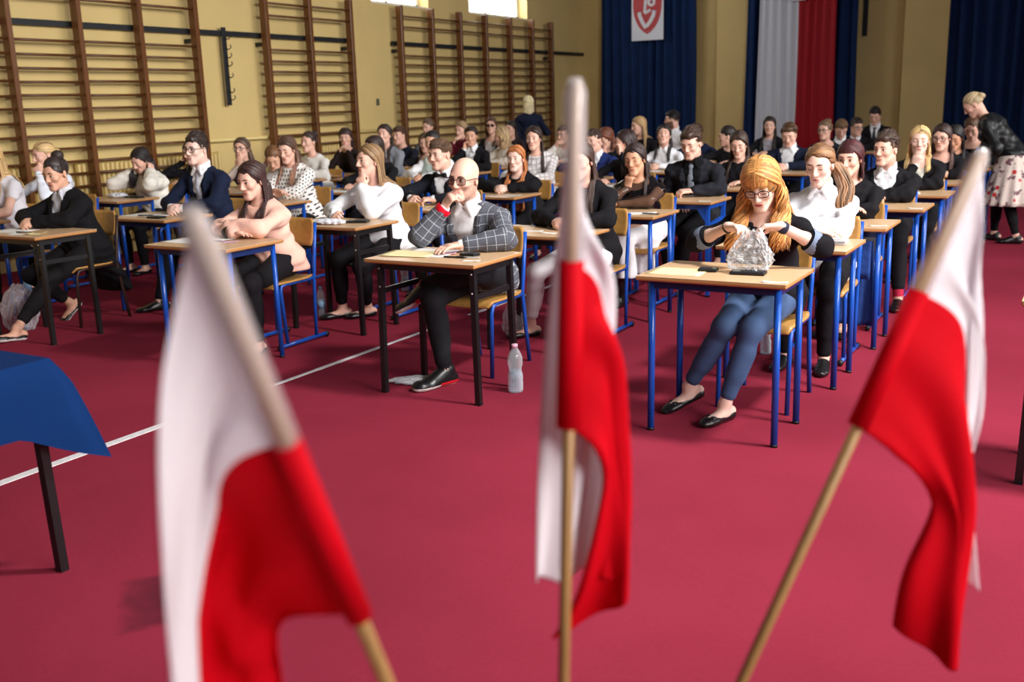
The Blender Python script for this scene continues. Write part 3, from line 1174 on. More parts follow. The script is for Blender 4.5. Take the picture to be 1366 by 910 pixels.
        VS, FS, TN = [P], [Q], [np.full(len(P), 0.82)]
        base = len(P)
        ns = 5 if near else 4

        def lock(path, r0, tone, taper=0.35, flat=1.7):
            nonlocal base
            path = np.asarray(path)
            m = len(path)
            tan = np.gradient(path, axis=0)
            tan /= np.maximum(1e-9, np.linalg.norm(tan, axis=1, keepdims=True))
            out = path - s.Hc
            out[:, 2] *= 0.4
            wv = np.cross(tan, out)
            wv /= np.maximum(1e-9, np.linalg.norm(wv, axis=1, keepdims=True))
            nn = np.cross(wv, tan)
            rr = r0 * (1 - (1 - taper) * np.linspace(0, 1, m) ** 1.6)
            rr[0] *= 0.6
            ang = 2 * PI * np.arange(ns) / ns
            ring = path[:, None, :] + rr[:, None, None] * (wv[:, None, :] * (np.cos(ang) * flat)[None, :, None] + nn[:, None, :] * np.sin(ang)[None, :, None])
            i = np.arange(m - 1)[:, None] * ns
            j = np.arange(ns)[None, :]
            k = (j + 1) % ns
            q = np.stack([i + j, i + k, i + ns + k, i + ns + j], -1).reshape(-1, 4) + base
            VS.append(ring.reshape(-1, 3))
            FS.append(q.astype(np.int32))
            tt = np.full((m, ns), tone)
            if tip is not None:
                tt = tt * lerp(1.0, tip, np.clip(np.linspace(-0.2, 1.1, m), 0, 1))[:, None]
            TN.append(tt.reshape(-1))
            base += m * ns

        ellp = lambda uu, k=1.0: H(C0 + R0 * uu * k)
        tone = (lambda: rs.uniform(0.75, 1.25)) if short else (lambda: rs.uniform(0.5, 1.65))
        if hang:
            vols = s.vols
            lo_n = int(9 + length * 22) if near else int(7 + length * 12)
            for i in range(n):
                vv = -1 + 2 * (i + rs.random()) / n
                g = 1 if vv > 0 else -1
                a = abs(vv)
                th = lerp(PI, PI * (0.455 - 0.09 * cover * 20), a ** 0.9) * g          # angle from the face (-y), PI = back
                u0 = nrm(V(part * 10 + g * 0.02, lerp(0.75, -0.80, a), lerp(0.75, 0.72, a)))
                el = -0.28 + rs.uniform(-0.1, 0.1)
                u1 = nrm(V(math.sin(th) * math.cos(el), -math.cos(th) * math.cos(el), math.sin(el)))
                om = math.acos(max(-1, min(1, float(u0 @ u1))))
                path = []
                lift_ = 1.0 + (rs.uniform(0, 1) ** 2) * 0.06 * vol
                for t in np.linspace(0, 1, 7):
                    uu = (math.sin((1 - t) * om) * u0 + math.sin(t * om) * u1) / math.sin(om)
                    path.append(ellp(uu, lift_))
                p = path[-1].copy()
                dirv = nrm(path[-1] - path[-2])
                isf = a > 1 - front
                L = length * rs.uniform(0.88, 1.06)
                ph, fq, am = rs.uniform(0, 6.3), rs.uniform(24, 36), wave * rs.uniform(0.6, 1.3)
                rad = nrm(V(u1[0], u1[1], 0))
                rad = R @ rad
                st = L / lo_n
                p0 = p.copy()
                for j in range(1, lo_n + 1):
                    dirv = nrm(lerp(dirv, V(rs.uniform(-0.06, 0.06), rs.uniform(-0.06, 0.06), -1) + rad * flare * min(1, j / 3), 0.45))
                    p0 = p0 + dirv * st
                    dxy = p0 - s.Hc
                    # shoulders, torso and sleeves in the way: slide the lock out to the cloth
                    if vols and p0[2] < s.skb[2] + 0.03:
                        push = nrm(s.f + rad * 0.06) if isf else nrm(-s.f + rad * 0.25 + V(0, 0, 0.15))
                        for _ in range(9):
                            if min(vv_.at(p0) for vv_ in vols) > 0.007:
                                break
                            p0 = p0 + push * 0.008
                    q = p0.copy()
                    if am:
                        side = nrm(np.cross(rad, V(0, 0, 1)))
                        q = q + side * am * math.sin(ph + fq * st * j) * min(1, j / 4) + rad * am * math.cos(ph + fq * st * j) * min(1, j / 4)
                    path.append(q)
                lock(path, rs.uniform(0.0032, 0.006) * (1.0 if near else 1.6), tone(), 0.3)
            if fringe:
                for i in range(int(n * 0.2)):
                    x0 = rs.uniform(-0.05, 0.05)
                    path = []
                    for t in np.linspace(0, 1, 8):
                        uu = nrm(V(x0 * (8 + 6 * t), lerp(0.1, -1.0, t ** 0.8), lerp(1.0, 0.30 - 0.28 * min(fringe, 1) + rs.uniform(-0.03, 0.03), t ** 1.25)))
                        path.append(ellp(uu, 1.03 + 0.015 * math.sin(t * 3)))
                    lock(path, 0.0065, tone(), 0.3)
        elif style in ('pony', 'bun', 'braid'):
            T = V(*tie)
            tu = nrm((T - C0) / R0)
            for i in range(int(n * 0.75)):
                an = 2 * PI * (i + rs.random()) / (n * 0.75)
                # hairline ring: around the face and nape
                hx, hz = math.sin(an), math.cos(an)
                if hz > -0.3:
                    u0 = nrm(V(hx * 0.84, -0.86 + 0.42 * abs(hx), 0.20 + 0.42 * hz))
                else:
                    u0 = nrm(V(hx * 0.9, 0.35 - 0.4 * hz, -0.62))
                om = math.acos(max(-0.995, min(1, float(u0 @ tu))))
                path = []
                for t in np.linspace(0, 1, 9):
                    uu = (math.sin((1 - t) * om) * u0 + math.sin(t * om) * tu) / max(1e-3, math.sin(om))
                    path.append(ellp(uu, 0.965 + 0.055 * min(1, t * 3) + 0.015 * math.sin(t * PI) + rs.uniform(0, 0.008)))
                lock(path, rs.uniform(0.004, 0.0068) * (1 if near else 1.5), tone(), 0.6)
            T3 = H(T)
            if style == 'pony' or style == 'braid':
                sd = s.sp.get('ponyside', 0)
                ln = length
                for i in range(int(n * 0.5)):
                    a0, rr = rs.uniform(0, 6.28), rs.uniform(0, 1) ** 0.5
                    am = wave * rs.uniform(0.5, 1.2)
                    ph = rs.uniform(0, 6.3)
                    path = []
                    for j, t in enumerate(np.linspace(0, 1, 12)):
                        spread = 0.012 + 0.036 * math.sin(PI * min(1, t * 0.62 + 0.08)) * (1 - 0.45 * t)
                        c = T3 + V(sd * 0.09 * min(1, t * 2.2), 0.035 * math.sin(PI * min(1, t * 1.5)) - (0.10 if sd else 0.0) * t, -ln * max(0, t - 0.06))
                        path.append(c + V(math.cos(a0) * rr * spread * 1.15 + am * math.sin(ph + t * 9), math.sin(a0) * rr * spread * 0.8, 0))
                    lock(path, rs.uniform(0.005, 0.008), tone(), 0.25)
            else:
                for i in range(int(n * 0.3)):
                    ax = nrm(V(rs.uniform(-1, 1), rs.uniform(-1, 1), rs.uniform(-1, 1)))
                    b = nrm(np.cross(ax, V(0.3, 0.2, 1)))
                    c = np.cross(ax, b)
                    path = [T3 + R @ ((b * math.cos(q) + c * math.sin(q)) * V(0.043, 0.041, 0.037)) * s.hs for q in np.linspace(0, 4.2, 9)]
                    lock(path, 0.0065, tone(), 0.7, 1.3)
        elif short:
            bd = nrm(V(*brush))
            for i in range(int(n * 1.5)):
                for _ in range(40):
                    u0 = nrm(V(rs.gauss(0, 1), rs.gauss(0, 1), rs.gauss(0, 1)))
                    p = C0 + R0 * u0
                    if p[2] < 0.03 and (p[1] < 0.02 or p[2] < -0.05 or style == 'crop'):
                        continue
                    if p[1] < -0.045 and p[2] < 0.082:
                        continue
                    break
                topk = max(0, (p[2] - 0.05) / 0.07)
                d = bd * topk + V(0, 0.5, -1.0) * (1 - min(1, topk))
                d = nrm(d - u0 * (d @ u0) + V(rs.uniform(-0.3, 0.3), rs.uniform(-0.3, 0.3), 0) * 0.4)
                jit = rs.uniform(0.5, 1.7)
                L = (0.026 + 0.05 * min(1, topk)) * (0.6 if style == 'crop' else 1.0)
                path = []
                for t in np.linspace(0, 1, 6):
                    uu = nrm(u0 + d * (L / 0.09) * t)
                    fr = max(0.0, min(1.0, (-u0[1] + 0.35) * 1.2))
                    rise = ((lift + 0.004) * (0.5 + 1.1 * fr) * min(1, topk) * (0.45 + jit * t) + 0.0035) * (1.0 if t < 0.9 else 0.75)
                    path.append(H(C0 + R0 * uu) + R @ (uu * rise))
                lock(path, rs.uniform(0.0024, 0.0042) * (1 if near else 1.3), tone(), 0.2, 1.6)
        allv, allf, allt = np.concatenate(VS), np.concatenate(FS), np.concatenate(TN)
        m = hair_mat(rgb)
        return link('hair', mesh_np('hair', allv, allf, m, None, True, {'tone': ('FLOAT', allt)}), root)


def lens_mat(name, spec):
    if name in MATS:
        return MATS[name]
    rgb, op = spec
    t = NT(name)
    p = t.n('ShaderNodeBsdfPrincipled', i_Roughness=0.05)
    p.inputs['Base Color'].default_value = srgb(rgb)
    tr = t.n('ShaderNodeBsdfTransparent')
    mx = t.n('ShaderNodeMixShader', i_0=op)
    t.l(tr, 0, mx, 1)
    t.l(p, 0, mx, 2)
    t.l(mx, 0, t.out, 0)
    MATS[name] = t.m
    return t.m
# ------------------------------------------------------------------ the hall
WX, BY = -9.65, 19.85          # left wall, back wall


def struct(name, mb, mats, label=None):
    o = mb.build(name, mats)
    o['kind'] = 'structure'
    if label:
        o['label'] = label
    return o


def carpet_mat():
    t = NT('carpet')
    p = t.n('ShaderNodeBsdfPrincipled', i_Roughness=0.95)
    p.inputs['Specular IOR Level'].default_value = 0.05
    c = t.n('ShaderNodeTexCoord')
    n1 = t.n('ShaderNodeTexNoise', i_Scale=0.9, i_Detail=4.0)
    n2 = t.n('ShaderNodeTexNoise', i_Scale=60.0, i_Detail=3.0)
    n3 = t.n('ShaderNodeTexNoise', i_Scale=420.0, i_Detail=2.0)
    for n in (n1, n2, n3):
        t.l(c, 'Object', n, 'Vector')
    cr = t.n('ShaderNodeValToRGB')
    cr.color_ramp.elements[0].position = 0.3
    cr.color_ramp.elements[0].color = srgb(128, 38, 55)
    cr.color_ramp.elements[1].position = 0.7
    cr.color_ramp.elements[1].color = srgb(146, 45, 65)
    t.l(n1, 0, cr, 0)
    mr = t.n('ShaderNodeMapRange')
    mr.inputs['To Min'].default_value = 0.74
    mr.inputs['To Max'].default_value = 1.26
    t.l(n3, 0, mr, 0)
    mr2 = t.n('ShaderNodeMapRange')
    mr2.inputs['To Min'].default_value = 0.88
    mr2.inputs['To Max'].default_value = 1.12
    t.l(n2, 0, mr2, 0)
    mu = t.n('ShaderNodeMath', operation='MULTIPLY')
    t.l(mr, 0, mu, 0)
    t.l(mr2, 0, mu, 1)
    vm = t.n('ShaderNodeVectorMath', operation='SCALE')
    t.l(cr, 0, vm, 0)
    t.l(mu, 0, vm, 'Scale')
    # old rectangular dirt mark
    sp = t.n('ShaderNodeSeparateXYZ')
    nd = t.n('ShaderNodeTexNoise', i_Scale=9.0, i_Detail=3.0)
    t.l(c, 'Object', nd, 'Vector')
    ad = t.n('ShaderNodeVectorMath', operation='MULTIPLY_ADD')
    ad.inputs[1].default_value = (0.07, 0.07, 0)
    t.l(nd, 1, ad, 0)
    t.l(c, 'Object', ad, 2)
    t.l(ad, 0, sp, 0)

    def M(op, a, b=None):
        n = t.n('ShaderNodeMath', operation=op)
        for i, q in enumerate((a, b)):
            if isinstance(q, tuple):
                t.l(q[0], q[1], n, i)
            elif q is not None:
                n.inputs[i].default_value = q
        return (n, 0)

    def box(cx, cy, hx, hy, ca=0.776, sa=-0.631):
        x, y = M('SUBTRACT', (sp, 0), cx), M('SUBTRACT', (sp, 1), cy)
        dx = M('SUBTRACT', M('ABSOLUTE', M('ADD', M('MULTIPLY', x, ca), M('MULTIPLY', y, sa))), hx)
        dy = M('SUBTRACT', M('ABSOLUTE', M('SUBTRACT', M('MULTIPLY', y, ca), M('MULTIPLY', x, sa))), hy)
        return M('MAXIMUM', dx, dy)
    d = box(-2.545, 2.06, 0.19, 0.085)
    sm = t.n('ShaderNodeMapRange')
    sm.inputs['From Min'].default_value = 0.012
    sm.inputs['From Max'].default_value = -0.03
    sm.inputs['To Min'].default_value = 0.0
    sm.inputs['To Max'].default_value = 1.0
    t.l(d[0], 0, sm, 0)
    n5 = t.n('ShaderNodeTexNoise', i_Scale=7.0, i_Detail=4.0)
    t.l(c, 'Object', n5, 'Vector')
    fac = M('MULTIPLY', M('MULTIPLY', (sm, 0), (n5, 0)), 1.05)
    mx = t.n('ShaderNodeMix', data_type='RGBA')
    t.l(fac[0], 0, mx, 0)
    t.l(vm, 0, mx, 6)
    mx.inputs[7].default_value = srgb(58, 30, 38)
    t.l(mx, 2, p, 'Base Color')
    # wrinkles and nap
    mp = t.n('ShaderNodeMapping')
    mp.inputs['Scale'].default_value = (1.0, 1.8, 1)
    mp.inputs['Rotation'].default_value = (0, 0, 0.5)
    t.l(c, 'Object', mp, 'Vector')
    w = t.n('ShaderNodeTexNoise', i_Scale=1.3, i_Detail=5.0, i_Distortion=1.2)
    t.l(mp, 0, w, 'Vector')
    b1 = t.n('ShaderNodeBump', i_Strength=0.16, i_Distance=0.05)
    t.l(w, 0, b1, 'Height')
    b2 = t.n('ShaderNodeBump', i_Strength=0.35, i_Distance=0.004)
    t.l(n3, 0, b2, 'Height')
    t.l(b1, 0, b2, 'Normal')
    t.l(b2, 0, p, 'Normal')
    t.l(p, 0, t.out, 0)
    return t.m


def wall_mat(name, rgb, rough=0.55):
    return mat(name, rgb, rough, spec=0.3, noise=(1.3, 0.06), bump=(3.5, 0.12, 0.02))


WALLM = wall_mat('wall_ochre', (208, 182, 122))
struct('floor', MB().box((-9.9, -2.0, -0.12), (6.2, 20.2, 0)), carpet_mat(), 'burgundy carpet covering the whole hall floor')

# left wall with two high windows let into it
mb = MB()
zb, zt, top = 3.06, 4.7, 5.6
ys = [(12.75, 14.25), (15.5, 17.55)]
mb.box((WX - 0.35, -2, -0.1), (WX, 20.2, zb))
mb.box((WX - 0.35, -2, zt), (WX, 20.2, top))
y = -2.0
for a, b in ys:
    mb.box((WX - 0.35, y, zb), (WX, a, zt))
    y = b
mb.box((WX - 0.35, y, zb), (WX, 20.2, zt))
struct('wall_left', mb, WALLM)
mb = MB()
mb.box((WX - 0.35, BY, -0.1), (6.4, BY + 0.35, top))
struct('wall_back', mb, WALLM)
frame_w = mat('window_paint', (232, 226, 206), 0.45)
pane = mat('window_lit', (245, 248, 252), 0.3)
_p = next(n for n in pane.node_tree.nodes if n.type == 'BSDF_PRINCIPLED')
_p.inputs['Emission Color'].default_value = (0.93, 0.97, 1.0, 1)
_p.inputs['Emission Strength'].default_value = 7.0
for i, (a, b) in enumerate(ys):
    f = MB()
    x = WX - 0.22
    w = 0.07
    f.box((x - .03, a, zb), (x + .03, a + w, zt)); f.box((x - .03, b - w, zb), (x + .03, b, zt))
    f.box((x - .03, a, zb), (x + .03, b, zb + w)); f.box((x - .03, a, zt - w), (x + .03, b, zt))
    m_ = a + (b - a) * 0.42
    f.box((x - .03, m_ - .03, zb), (x + .03, m_ + .03, zt))
    o = struct('window_%d' % (i + 1), f, frame_w)
    g = MB().box((x - .004, a + w, zb + w), (x + .004, b - w, zt - w)).build('pane', pane, o)
    MB().box((WX - 0.2, a, zb - 0.001), (WX + 0.012, b, zb + 0.02)).build('sill', frame_w, o)

# pilasters on the back wall
mb = MB().box((-6.62, BY - 0.28, 0), (-6.02, BY, top)); struct('trim_1', mb, WALLM, 'plastered pilaster on the back wall')
mb = MB().box((-3.22, BY - 0.28, 0), (-2.5, BY, top)); struct('trim_2', mb, WALLM, 'plastered pilaster on the back wall')
# white tape court line
tape = mat('tape_white', (226, 222, 226), 0.4, noise=(30, 0.12))
mb = MB()
rr = random.Random(3)
yy = 0.6
while yy < 7.4:
    y2 = yy + rr.uniform(0.3, 0.7)
    w = 0.026 if yy < 3.6 else 0.014 + 0.008 * rr.random()
    if not (5.75 < yy < 6.1):
        mb.box((-4.045 - w + rr.uniform(-.003, .003), yy, 0.001), (-4.045 + w, y2 - 0.004, 0.004))
    yy = y2
struct('trim_3', mb, tape, 'white tape line stuck to the carpet')
# heating pipe along the left wall
mb = MB()
pipe = mat('pipe_cream', (224, 200, 132), 0.4)
mb.tube([(WX + 0.06, 9.0, 1.2), (WX + 0.06, 13.2, 1.2)], 0.025, 10)
for y in (9.3, 10.2, 12.6):
    mb.box((WX, y - .015, 1.185), (WX + .06, y + .015, 1.215))
tag(mb.build('heating_pipe', pipe), 'cream painted heating pipe running along the ochre wall', 'pipe')

# wall bars
wood = mat('varnished_wood', (102, 60, 26), 0.35, spec=0.5, noise=(9, 0.22), bump=(30, 0.1, 0.004), stretch=(6, 6, 0.6))
wood2 = mat('rung_wood', (94, 56, 28), 0.4, spec=0.5, noise=(8, 0.25), stretch=(6, 0.8, 6))
RZ = [2.89, 2.735] + [2.306 - 0.1365 * i for i in range(15)]


def wall_bars(posts, top, label, rz):
    root = thing('gym_ladder', label, 'wall bars', (WX, (posts[0] + posts[-1]) / 2, 0), 0, None)
    oy = root.location.y
    x0, x1 = 0.10, 0.20
    for y in posts:
        MB().box((x0 + 0.022, y - oy - 0.03, 0.0), (x1 + 0.03, y - oy + 0.03, top), 0.008).build('post', wood, root)
    for a, b in zip(posts[:-1], posts[1:]):
        for z in rz:
            m = MB()
            dz = random.uniform(-0.006, 0.006)
            m.tube([(x0 + 0.075, a - oy + 0.025, z + dz), (x0 + 0.075, b - oy - 0.025, z + dz)], 0.0185, 10, 0, flat=(1, 0.8))
            m.build('rung', wood2, root)
    for y in (posts[0], posts[-1]):
        MB().box((0.004, y - oy - 0.025, 2.35), (x0 + 0.03, y - oy + 0.025, 2.40)).build('bracket', mat('iron_black', (26, 28, 32), 0.5), root)
    return root


g1 = [4.95, 5.78, 6.6, 7.42, 8.22, 9.05]
wall_bars(g1, 3.12, 'varnished wooden wall bars nearest the camera, at the left edge', [z for z in RZ if z > 0.6])
wall_bars([10.25, 11.1, 11.98], 3.04, 'narrow varnished wall bars with two bays behind the hook rail', [z for z in RZ if z > 0.6])
wall_bars([13.2, 14.05, 14.88, 15.7, 16.55, 17.38, 18.15], 3.04, 'long varnished wall bars with six bays below the high windows', [z for z in RZ if z > 0.6])
iron = mat('iron_black', (26, 28, 32), 0.5)
MB().box((WX + 0.03, 4.0, 2.46), (WX + 0.075, 11.0, 2.52)).build('wall_rail', iron)
o = bpy.data.objects['wall_rail']; tag(o, 'black flat iron rail fixed to the wall behind the first wall bars', 'rail')
o = MB().box((WX + 0.03, 11.0, 2.46), (WX + 0.075, 12.2, 2.52)).build('wall_rail', iron); tag(o, 'black flat iron rail behind the narrow two-bay wall bars', 'rail')
o = MB().box((WX + 0.03, 13.15, 2.46), (WX + 0.075, BY - 0.02, 2.52)).build('wall_rail', iron); tag(o, 'black flat iron rail behind the long wall bars, ending at the corner', 'rail')
# hook strip
hs = thing('hanging_hook_strip', 'black iron strip with a row of hooks hanging on the wall between wall bars', 'hook rack', (WX + 0.076, 9.6, 0))
MB().box((0.0, -0.035, 1.62), (0.02, 0.035, 2.56), 0.004).build('strip', iron, hs)
for z in (2.42, 2.3, 2.2, 2.1, 1.96, 1.78, 1.69):
    pts = [(0.02, 0.0, z), (0.06, 0.02, z - 0.005), (0.085, 0.035, z + 0.02), (0.075, 0.03, z + 0.05)]
    MB().tube(pts, 0.007, 8).build('hook', iron, hs)

# radiators
radm = mat('radiator_cream', (206, 178, 112), 0.4, spec=0.4)


def radiator(y0, n, label, z0=0.14, z1=1.06):
    pitch = 0.062
    r = thing('radiator', label, 'radiator', (WX + 0.012, y0, 0))
    for i in range(n):
        y = i * pitch
        m = MB()
        for x in (0.0, 0.035, 0.07) if False else (0.045,):
            m.tube([(x, y, z0), (x, y, z0 + 0.04), (x, y, z1 - 0.04), (x, y, z1)], [0.022, 0.03, 0.03, 0.022], 8, flat=(0.85, 1.5))
        m.build('column', radm, r)
    for z in (z0 + 0.03, z1 - 0.03):
        MB().tube([(0.045, -0.02, z), (0.045, (n - 1) * pitch + 0.02, z)], 0.02, 8).build('header', radm, r)
    for y in (0.1, (n - 1) * pitch - 0.1):
        MB().box((0.0, y - .02, 0.0), (0.08, y + .02, z0 + 0.02)).build('foot', radm, r)
    return r


radiator(5.1, 30, 'cream ribbed radiator behind the wall bars at the left edge')
radiator(7.3, 34, 'cream ribbed radiator behind the wall bars, left of the hook strip')
radiator(11.35, 14, 'cream ribbed radiator below the narrow two-bay wall bars')
radiator(13.35, 16, 'cream ribbed radiator at the near end of the long wall bars')
radiator(16.0, 20, 'cream ribbed radiator at the far end of the long wall bars')
# small wall sockets
sw = mat('socket_dark', (70, 74, 62), 0.4)
for y, z, l in ((12.22, 1.86, 'small dark wall socket beside the narrow wall bars'), (12.76, 1.62, 'small dark wall switch left of the long wall bars')):
    m = MB().box((WX, y - .03, z - .05), (WX + .02, y + .03, z + .05), 0.006)
    tag(m.build('wall_socket', sw), l, 'socket')

# curtains
CURT = mat('curtain_navy', (28, 48, 88), 0.9, spec=0.1, noise=(3, 0.1), bump=(60, 0.1, 0.004))


def pleat_sheet(x0, x1, y, z0, z1, amp, n, seed, cols=None, sag=0.0):
    rs = random.Random(seed)
    nx = n * 10
    ph = [rs.uniform(-0.6, 0.6) for _ in range(n + 2)]
    am = [rs.uniform(0.55, 1.3) for _ in range(n + 2)]
    P = np.zeros((nx + 1, 14, 3))
    for i in range(nx + 1):
        u = i / nx * n
        k = int(u)
        q = lerp(ph[k], ph[k + 1], u - k)
        a = lerp(am[k], am[k + 1], u - k)
        for j in range(14):
            v = j / 13
            P[i, j] = (lerp(x0, x1, i / nx) + 0.015 * math.sin(v * 5 + u), y + amp * a * math.sin(2 * PI * u + q + 0.35 * math.sin(v * 4 + k)), lerp(z1, z0, v) - sag * math.sin(i / nx * PI))
    return P


def curtain(x0, x1, n, seed, label, y=BY - 0.16, z0=0.05):
    P = pleat_sheet(x0, x1, y, z0, 5.2, 0.055, n, seed)
    tag(MB().grid(P, 0, True, 0.006).build('curtain', CURT), label, 'curtain')
    return


curtain(-9.12, -7.08, 11, 5, 'navy curtain behind the white shield banner at the left corner')
curtain(-6.02, -3.98, 9, 6, 'navy curtain behind the long white and red flag banner', BY - 0.4)
curtain(-2.66, 0.6, 15, 8, 'navy curtain at the right end of the back wall')
wcl = mat('banner_white', (214, 218, 228), 0.7, tl=0.1, bump=(40, 0.05, 0.003))
rcl = mat('banner_red', (166, 4, 26), 0.7, tl=0.1, bump=(40, 0.05, 0.003))
P = pleat_sheet(-5.72, -4.31, BY - 0.60, 0.35, 5.1, 0.026, 9, 14)
nx = P.shape[0] - 1
bn = MB().grid(P, 0, True, 0.004, mfun=lambda i, j: 0 if i < nx * 0.51 else 1).build('hanging_banner', [wcl, rcl])
tag(bn, 'long hanging banner, white left half and red right half, on the navy curtain', 'banner')
# school shield board
sh = thing('hanging_crest_banner', 'white panel with a red shield crest hanging on the left navy curtain', 'banner', (-8.04, BY - 0.30, 0))
z0 = 2.68
pw = mat('panel_white', (226, 230, 238), 0.5)
cr = mat('crest_red', (190, 52, 58), 0.5)
cw = mat('crest_white', (232, 232, 238), 0.5)
MB().box((-0.335, -0.012, z0), (0.335, 0.012, z0 + 1.15), 0.004).build('panel', pw, sh)


def flat_poly(pts, y, t=0.006):
    """outline in x,z -> thin plate"""
    n = len(pts)
    vs = [(a, y, b) for a, b in pts] + [(a, y - t, b) for a, b in pts]
    fs = [list(range(n)), list(range(2 * n - 1, n - 1, -1))] + [[i, n + i, n + (i + 1) % n, (i + 1) % n] for i in range(n)]
    return MB().add(vs, fs)


out = []
for t in np.linspace(0, 1, 14):
    out.append((0.3 * (1 - t ** 2.4) ** 0.75 if t < 1 else 0.0, z0 + 0.72 - 0.60 * t))
sil = [(0.3, z0 + 1.06), (0.3, z0 + 0.8)] + out[1:] + [(-a, b) for a, b in out[1:-1][::-1]] + [(-0.3, z0 + 0.8), (-0.3, z0 + 1.06)]
flat_poly(sil, -0.0125).build('shield', cr, sh)


def stroke(pts, w, y=-0.0195):
    m = MB()
    m.tube([(a, y, b) for a, b in pts], w, 8, 0, True, True, flat=None)
    vs = np.array(m.v[0])
    vs[:, 1] = y + (vs[:, 1] - y) * 0.12
    m.v[0] = vs
    return m


stroke([(-0.17, z0 + 0.54), (-0.16, z0 + 0.47), (-0.10, z0 + 0.34), (-0.04, z0 + 0.25), (0.0, z0 + 0.28), (0.07, z0 + 0.36), (0.13, z0 + 0.47), (0.15, z0 + 0.56)], 0.042).build('letter', cw, sh)
stroke([(-0.02, z0 + 0.95), (-0.04, z0 + 0.70), (-0.055, z0 + 0.53), (-0.04, z0 + 0.52), (0.07, z0 + 0.575)], 0.03).build('letter', cw, sh)
stroke([(0.085 + 0.062 * math.sin(2 * PI * i / 16), z0 + 0.72 + 0.062 * math.cos(2 * PI * i / 16)) for i in range(17)], 0.026).build('letter', cw, sh)
stroke([(0.085, z0 + 0.695), (0.085, z0 + 0.745)], 0.014).build('numeral', mat('crest_grey', (150, 146, 170), 0.5), sh)
for i, a in enumerate(np.linspace(-0.62, 0.62, 9)):
    stroke([(0.27 * math.sin(a) * 0.75, z0 + 0.46 - 0.295 * math.cos(a)), (0.27 * math.sin(a) * 0.75 + 0.012 * math.cos(a), z0 + 0.475 - 0.295 * math.cos(a) + 0.012 * math.sin(a))], 0.007).build('lettering', mat('crest_pink', (224, 140, 140), 0.5), sh)
# small emblem board over the long banner
eb = thing('hanging_emblem_board', 'small white board with a red emblem above the white and red banner', 'board', (-5.0, BY - 0.70, 0))
MB().box((-0.15, -0.01, 3.19), (0.15, 0.01, 3.62), 0.004).build('panel', pw, eb)
flat_poly([(-0.11, 3.27), (-0.05, 3.285), (0.0, 3.255), (0.05, 3.285), (0.11, 3.27), (0.11, 3.58), (-0.11, 3.58)], -0.0105).build('emblem', cr, eb)
o = MB().box((-3.98, BY - 0.03, 2.55), (-3.9, BY, 3.4)).build('wall_bracket', iron); tag(o, 'black iron bracket on the back wall beside the middle curtain', 'bracket')
# ------------------------------------------------------------------ desks, chairs, small things
TOPM = mat('desk_laminate', (206, 170, 132), 0.35, spec=0.45, noise=(3.5, 0.05), stretch=(1, 9, 9))
EDGEM = mat('desk_edge', (176, 124, 74), 0.5)
BLUE = mat('steel_blue', (16, 76, 172), 0.3, spec=0.5)
NAVYM = mat('steel_dark_blue', (20, 40, 92), 0.4)
BLACKM = mat('steel_black', (20, 19, 21), 0.4, spec=0.5)
BROWNM = mat('steel_brown', (52, 34, 28), 0.4)
CAPM = mat('plastic_black', (18, 18, 20), 0.5)
PLY = mat('plywood', (184, 136, 72), 0.35, spec=0.5, noise=(5, 0.12), stretch=(8, 1, 8))
BOLT = mat('bolt_steel', (190, 190, 195), 0.3, metal=0.9)


def make_desk(kind):
    r = thing('school_desk', None, 'desk')
    w, d, z = 0.70, 0.50, 0.76
    fr = {'blue': BLUE, 'black': BLACKM, 'gusset': BLUE}[kind]
    ap = {'blue': NAVYM, 'black': BLACKM, 'gusset': BLUE}[kind]
    m = MB().box((-w / 2, 0, z - 0.022), (w / 2, d, z - 0.0015), 0.006, 1)
    m.box((-w / 2 + .001, .001, z - 0.003), (w / 2 - .001, d - .001, z), 0.0, 0)
    m.build('tabletop', [TOPM, EDGEM], r)
    lx, y0, y1 = w / 2 - 0.055, 0.075, d - 0.05
    m = MB()
    for y in (y0, y1):
        m.bar((-lx, y, z - 0.043), (lx, y, z - 0.043), 0.022, 0.04)
    for x in (-lx, lx):
        m.bar((x, y0, z - 0.043), (x, y1, z - 0.043), 0.022, 0.04)
    m.build('apron', ap, r)
    for sx in (-1, 1):
        for y in (y0, y1):
            sy = -1 if y == y0 else 1
            lm = MB()
            if kind == 'blue':
                lm.tube([(sx * lx, y, z - 0.024), (sx * (lx + 0.004), y + sy * .004, 0.012)], 0.0165, 12)
                lm.tube([(sx * (lx + 0.004), y + sy * .004, 0.014), (sx * (lx + 0.004), y + sy * .004, 0)], 0.0175, 12, 1)
            else:
                lm.bar((sx * lx, y, z - 0.024), (sx * (lx + 0.012), y + sy * .006, 0.012), 0.03, 0.03, 0, (0, 1, 0))
                lm.bar((sx * (lx + 0.012), y + sy * .006, 0.014), (sx * (lx + 0.012), y + sy * .006, 0), 0.032, 0.032, 1, (0, 1, 0))
            lm.build('leg', [fr, CAPM], r)
        if kind == 'black':
            MB().bar((sx * lx, y0, 0.575), (sx * lx, y1, 0.575), 0.014, 0.03).build('crossbar', fr, r)
            for zz in (0.70, 0.60):
                MB().sphere((sx * lx, y0 - 0.016, zz), 0.006, None, 8, 6).build('bolt', BOLT, r)
        if kind == 'gusset':
            MB().bar((sx * lx, y0, 0.56), (sx * lx, y1, 0.60), 0.018, 0.03).build('crossbar', fr, r)
            MB().bar((sx * lx, y0, 0.14), (sx * lx, y1, 0.14), 0.018, 0.03).build('crossbar', fr, r)
            g = flat_poly([(sx * lx, z - 0.024), (sx * (lx - 0.11), z - 0.024), (sx * (lx - 0.015), z - 0.16), (sx * lx, z - 0.16)], y0 - 0.008, 0.004)
            g.build('gusset', fr, r)
    return r


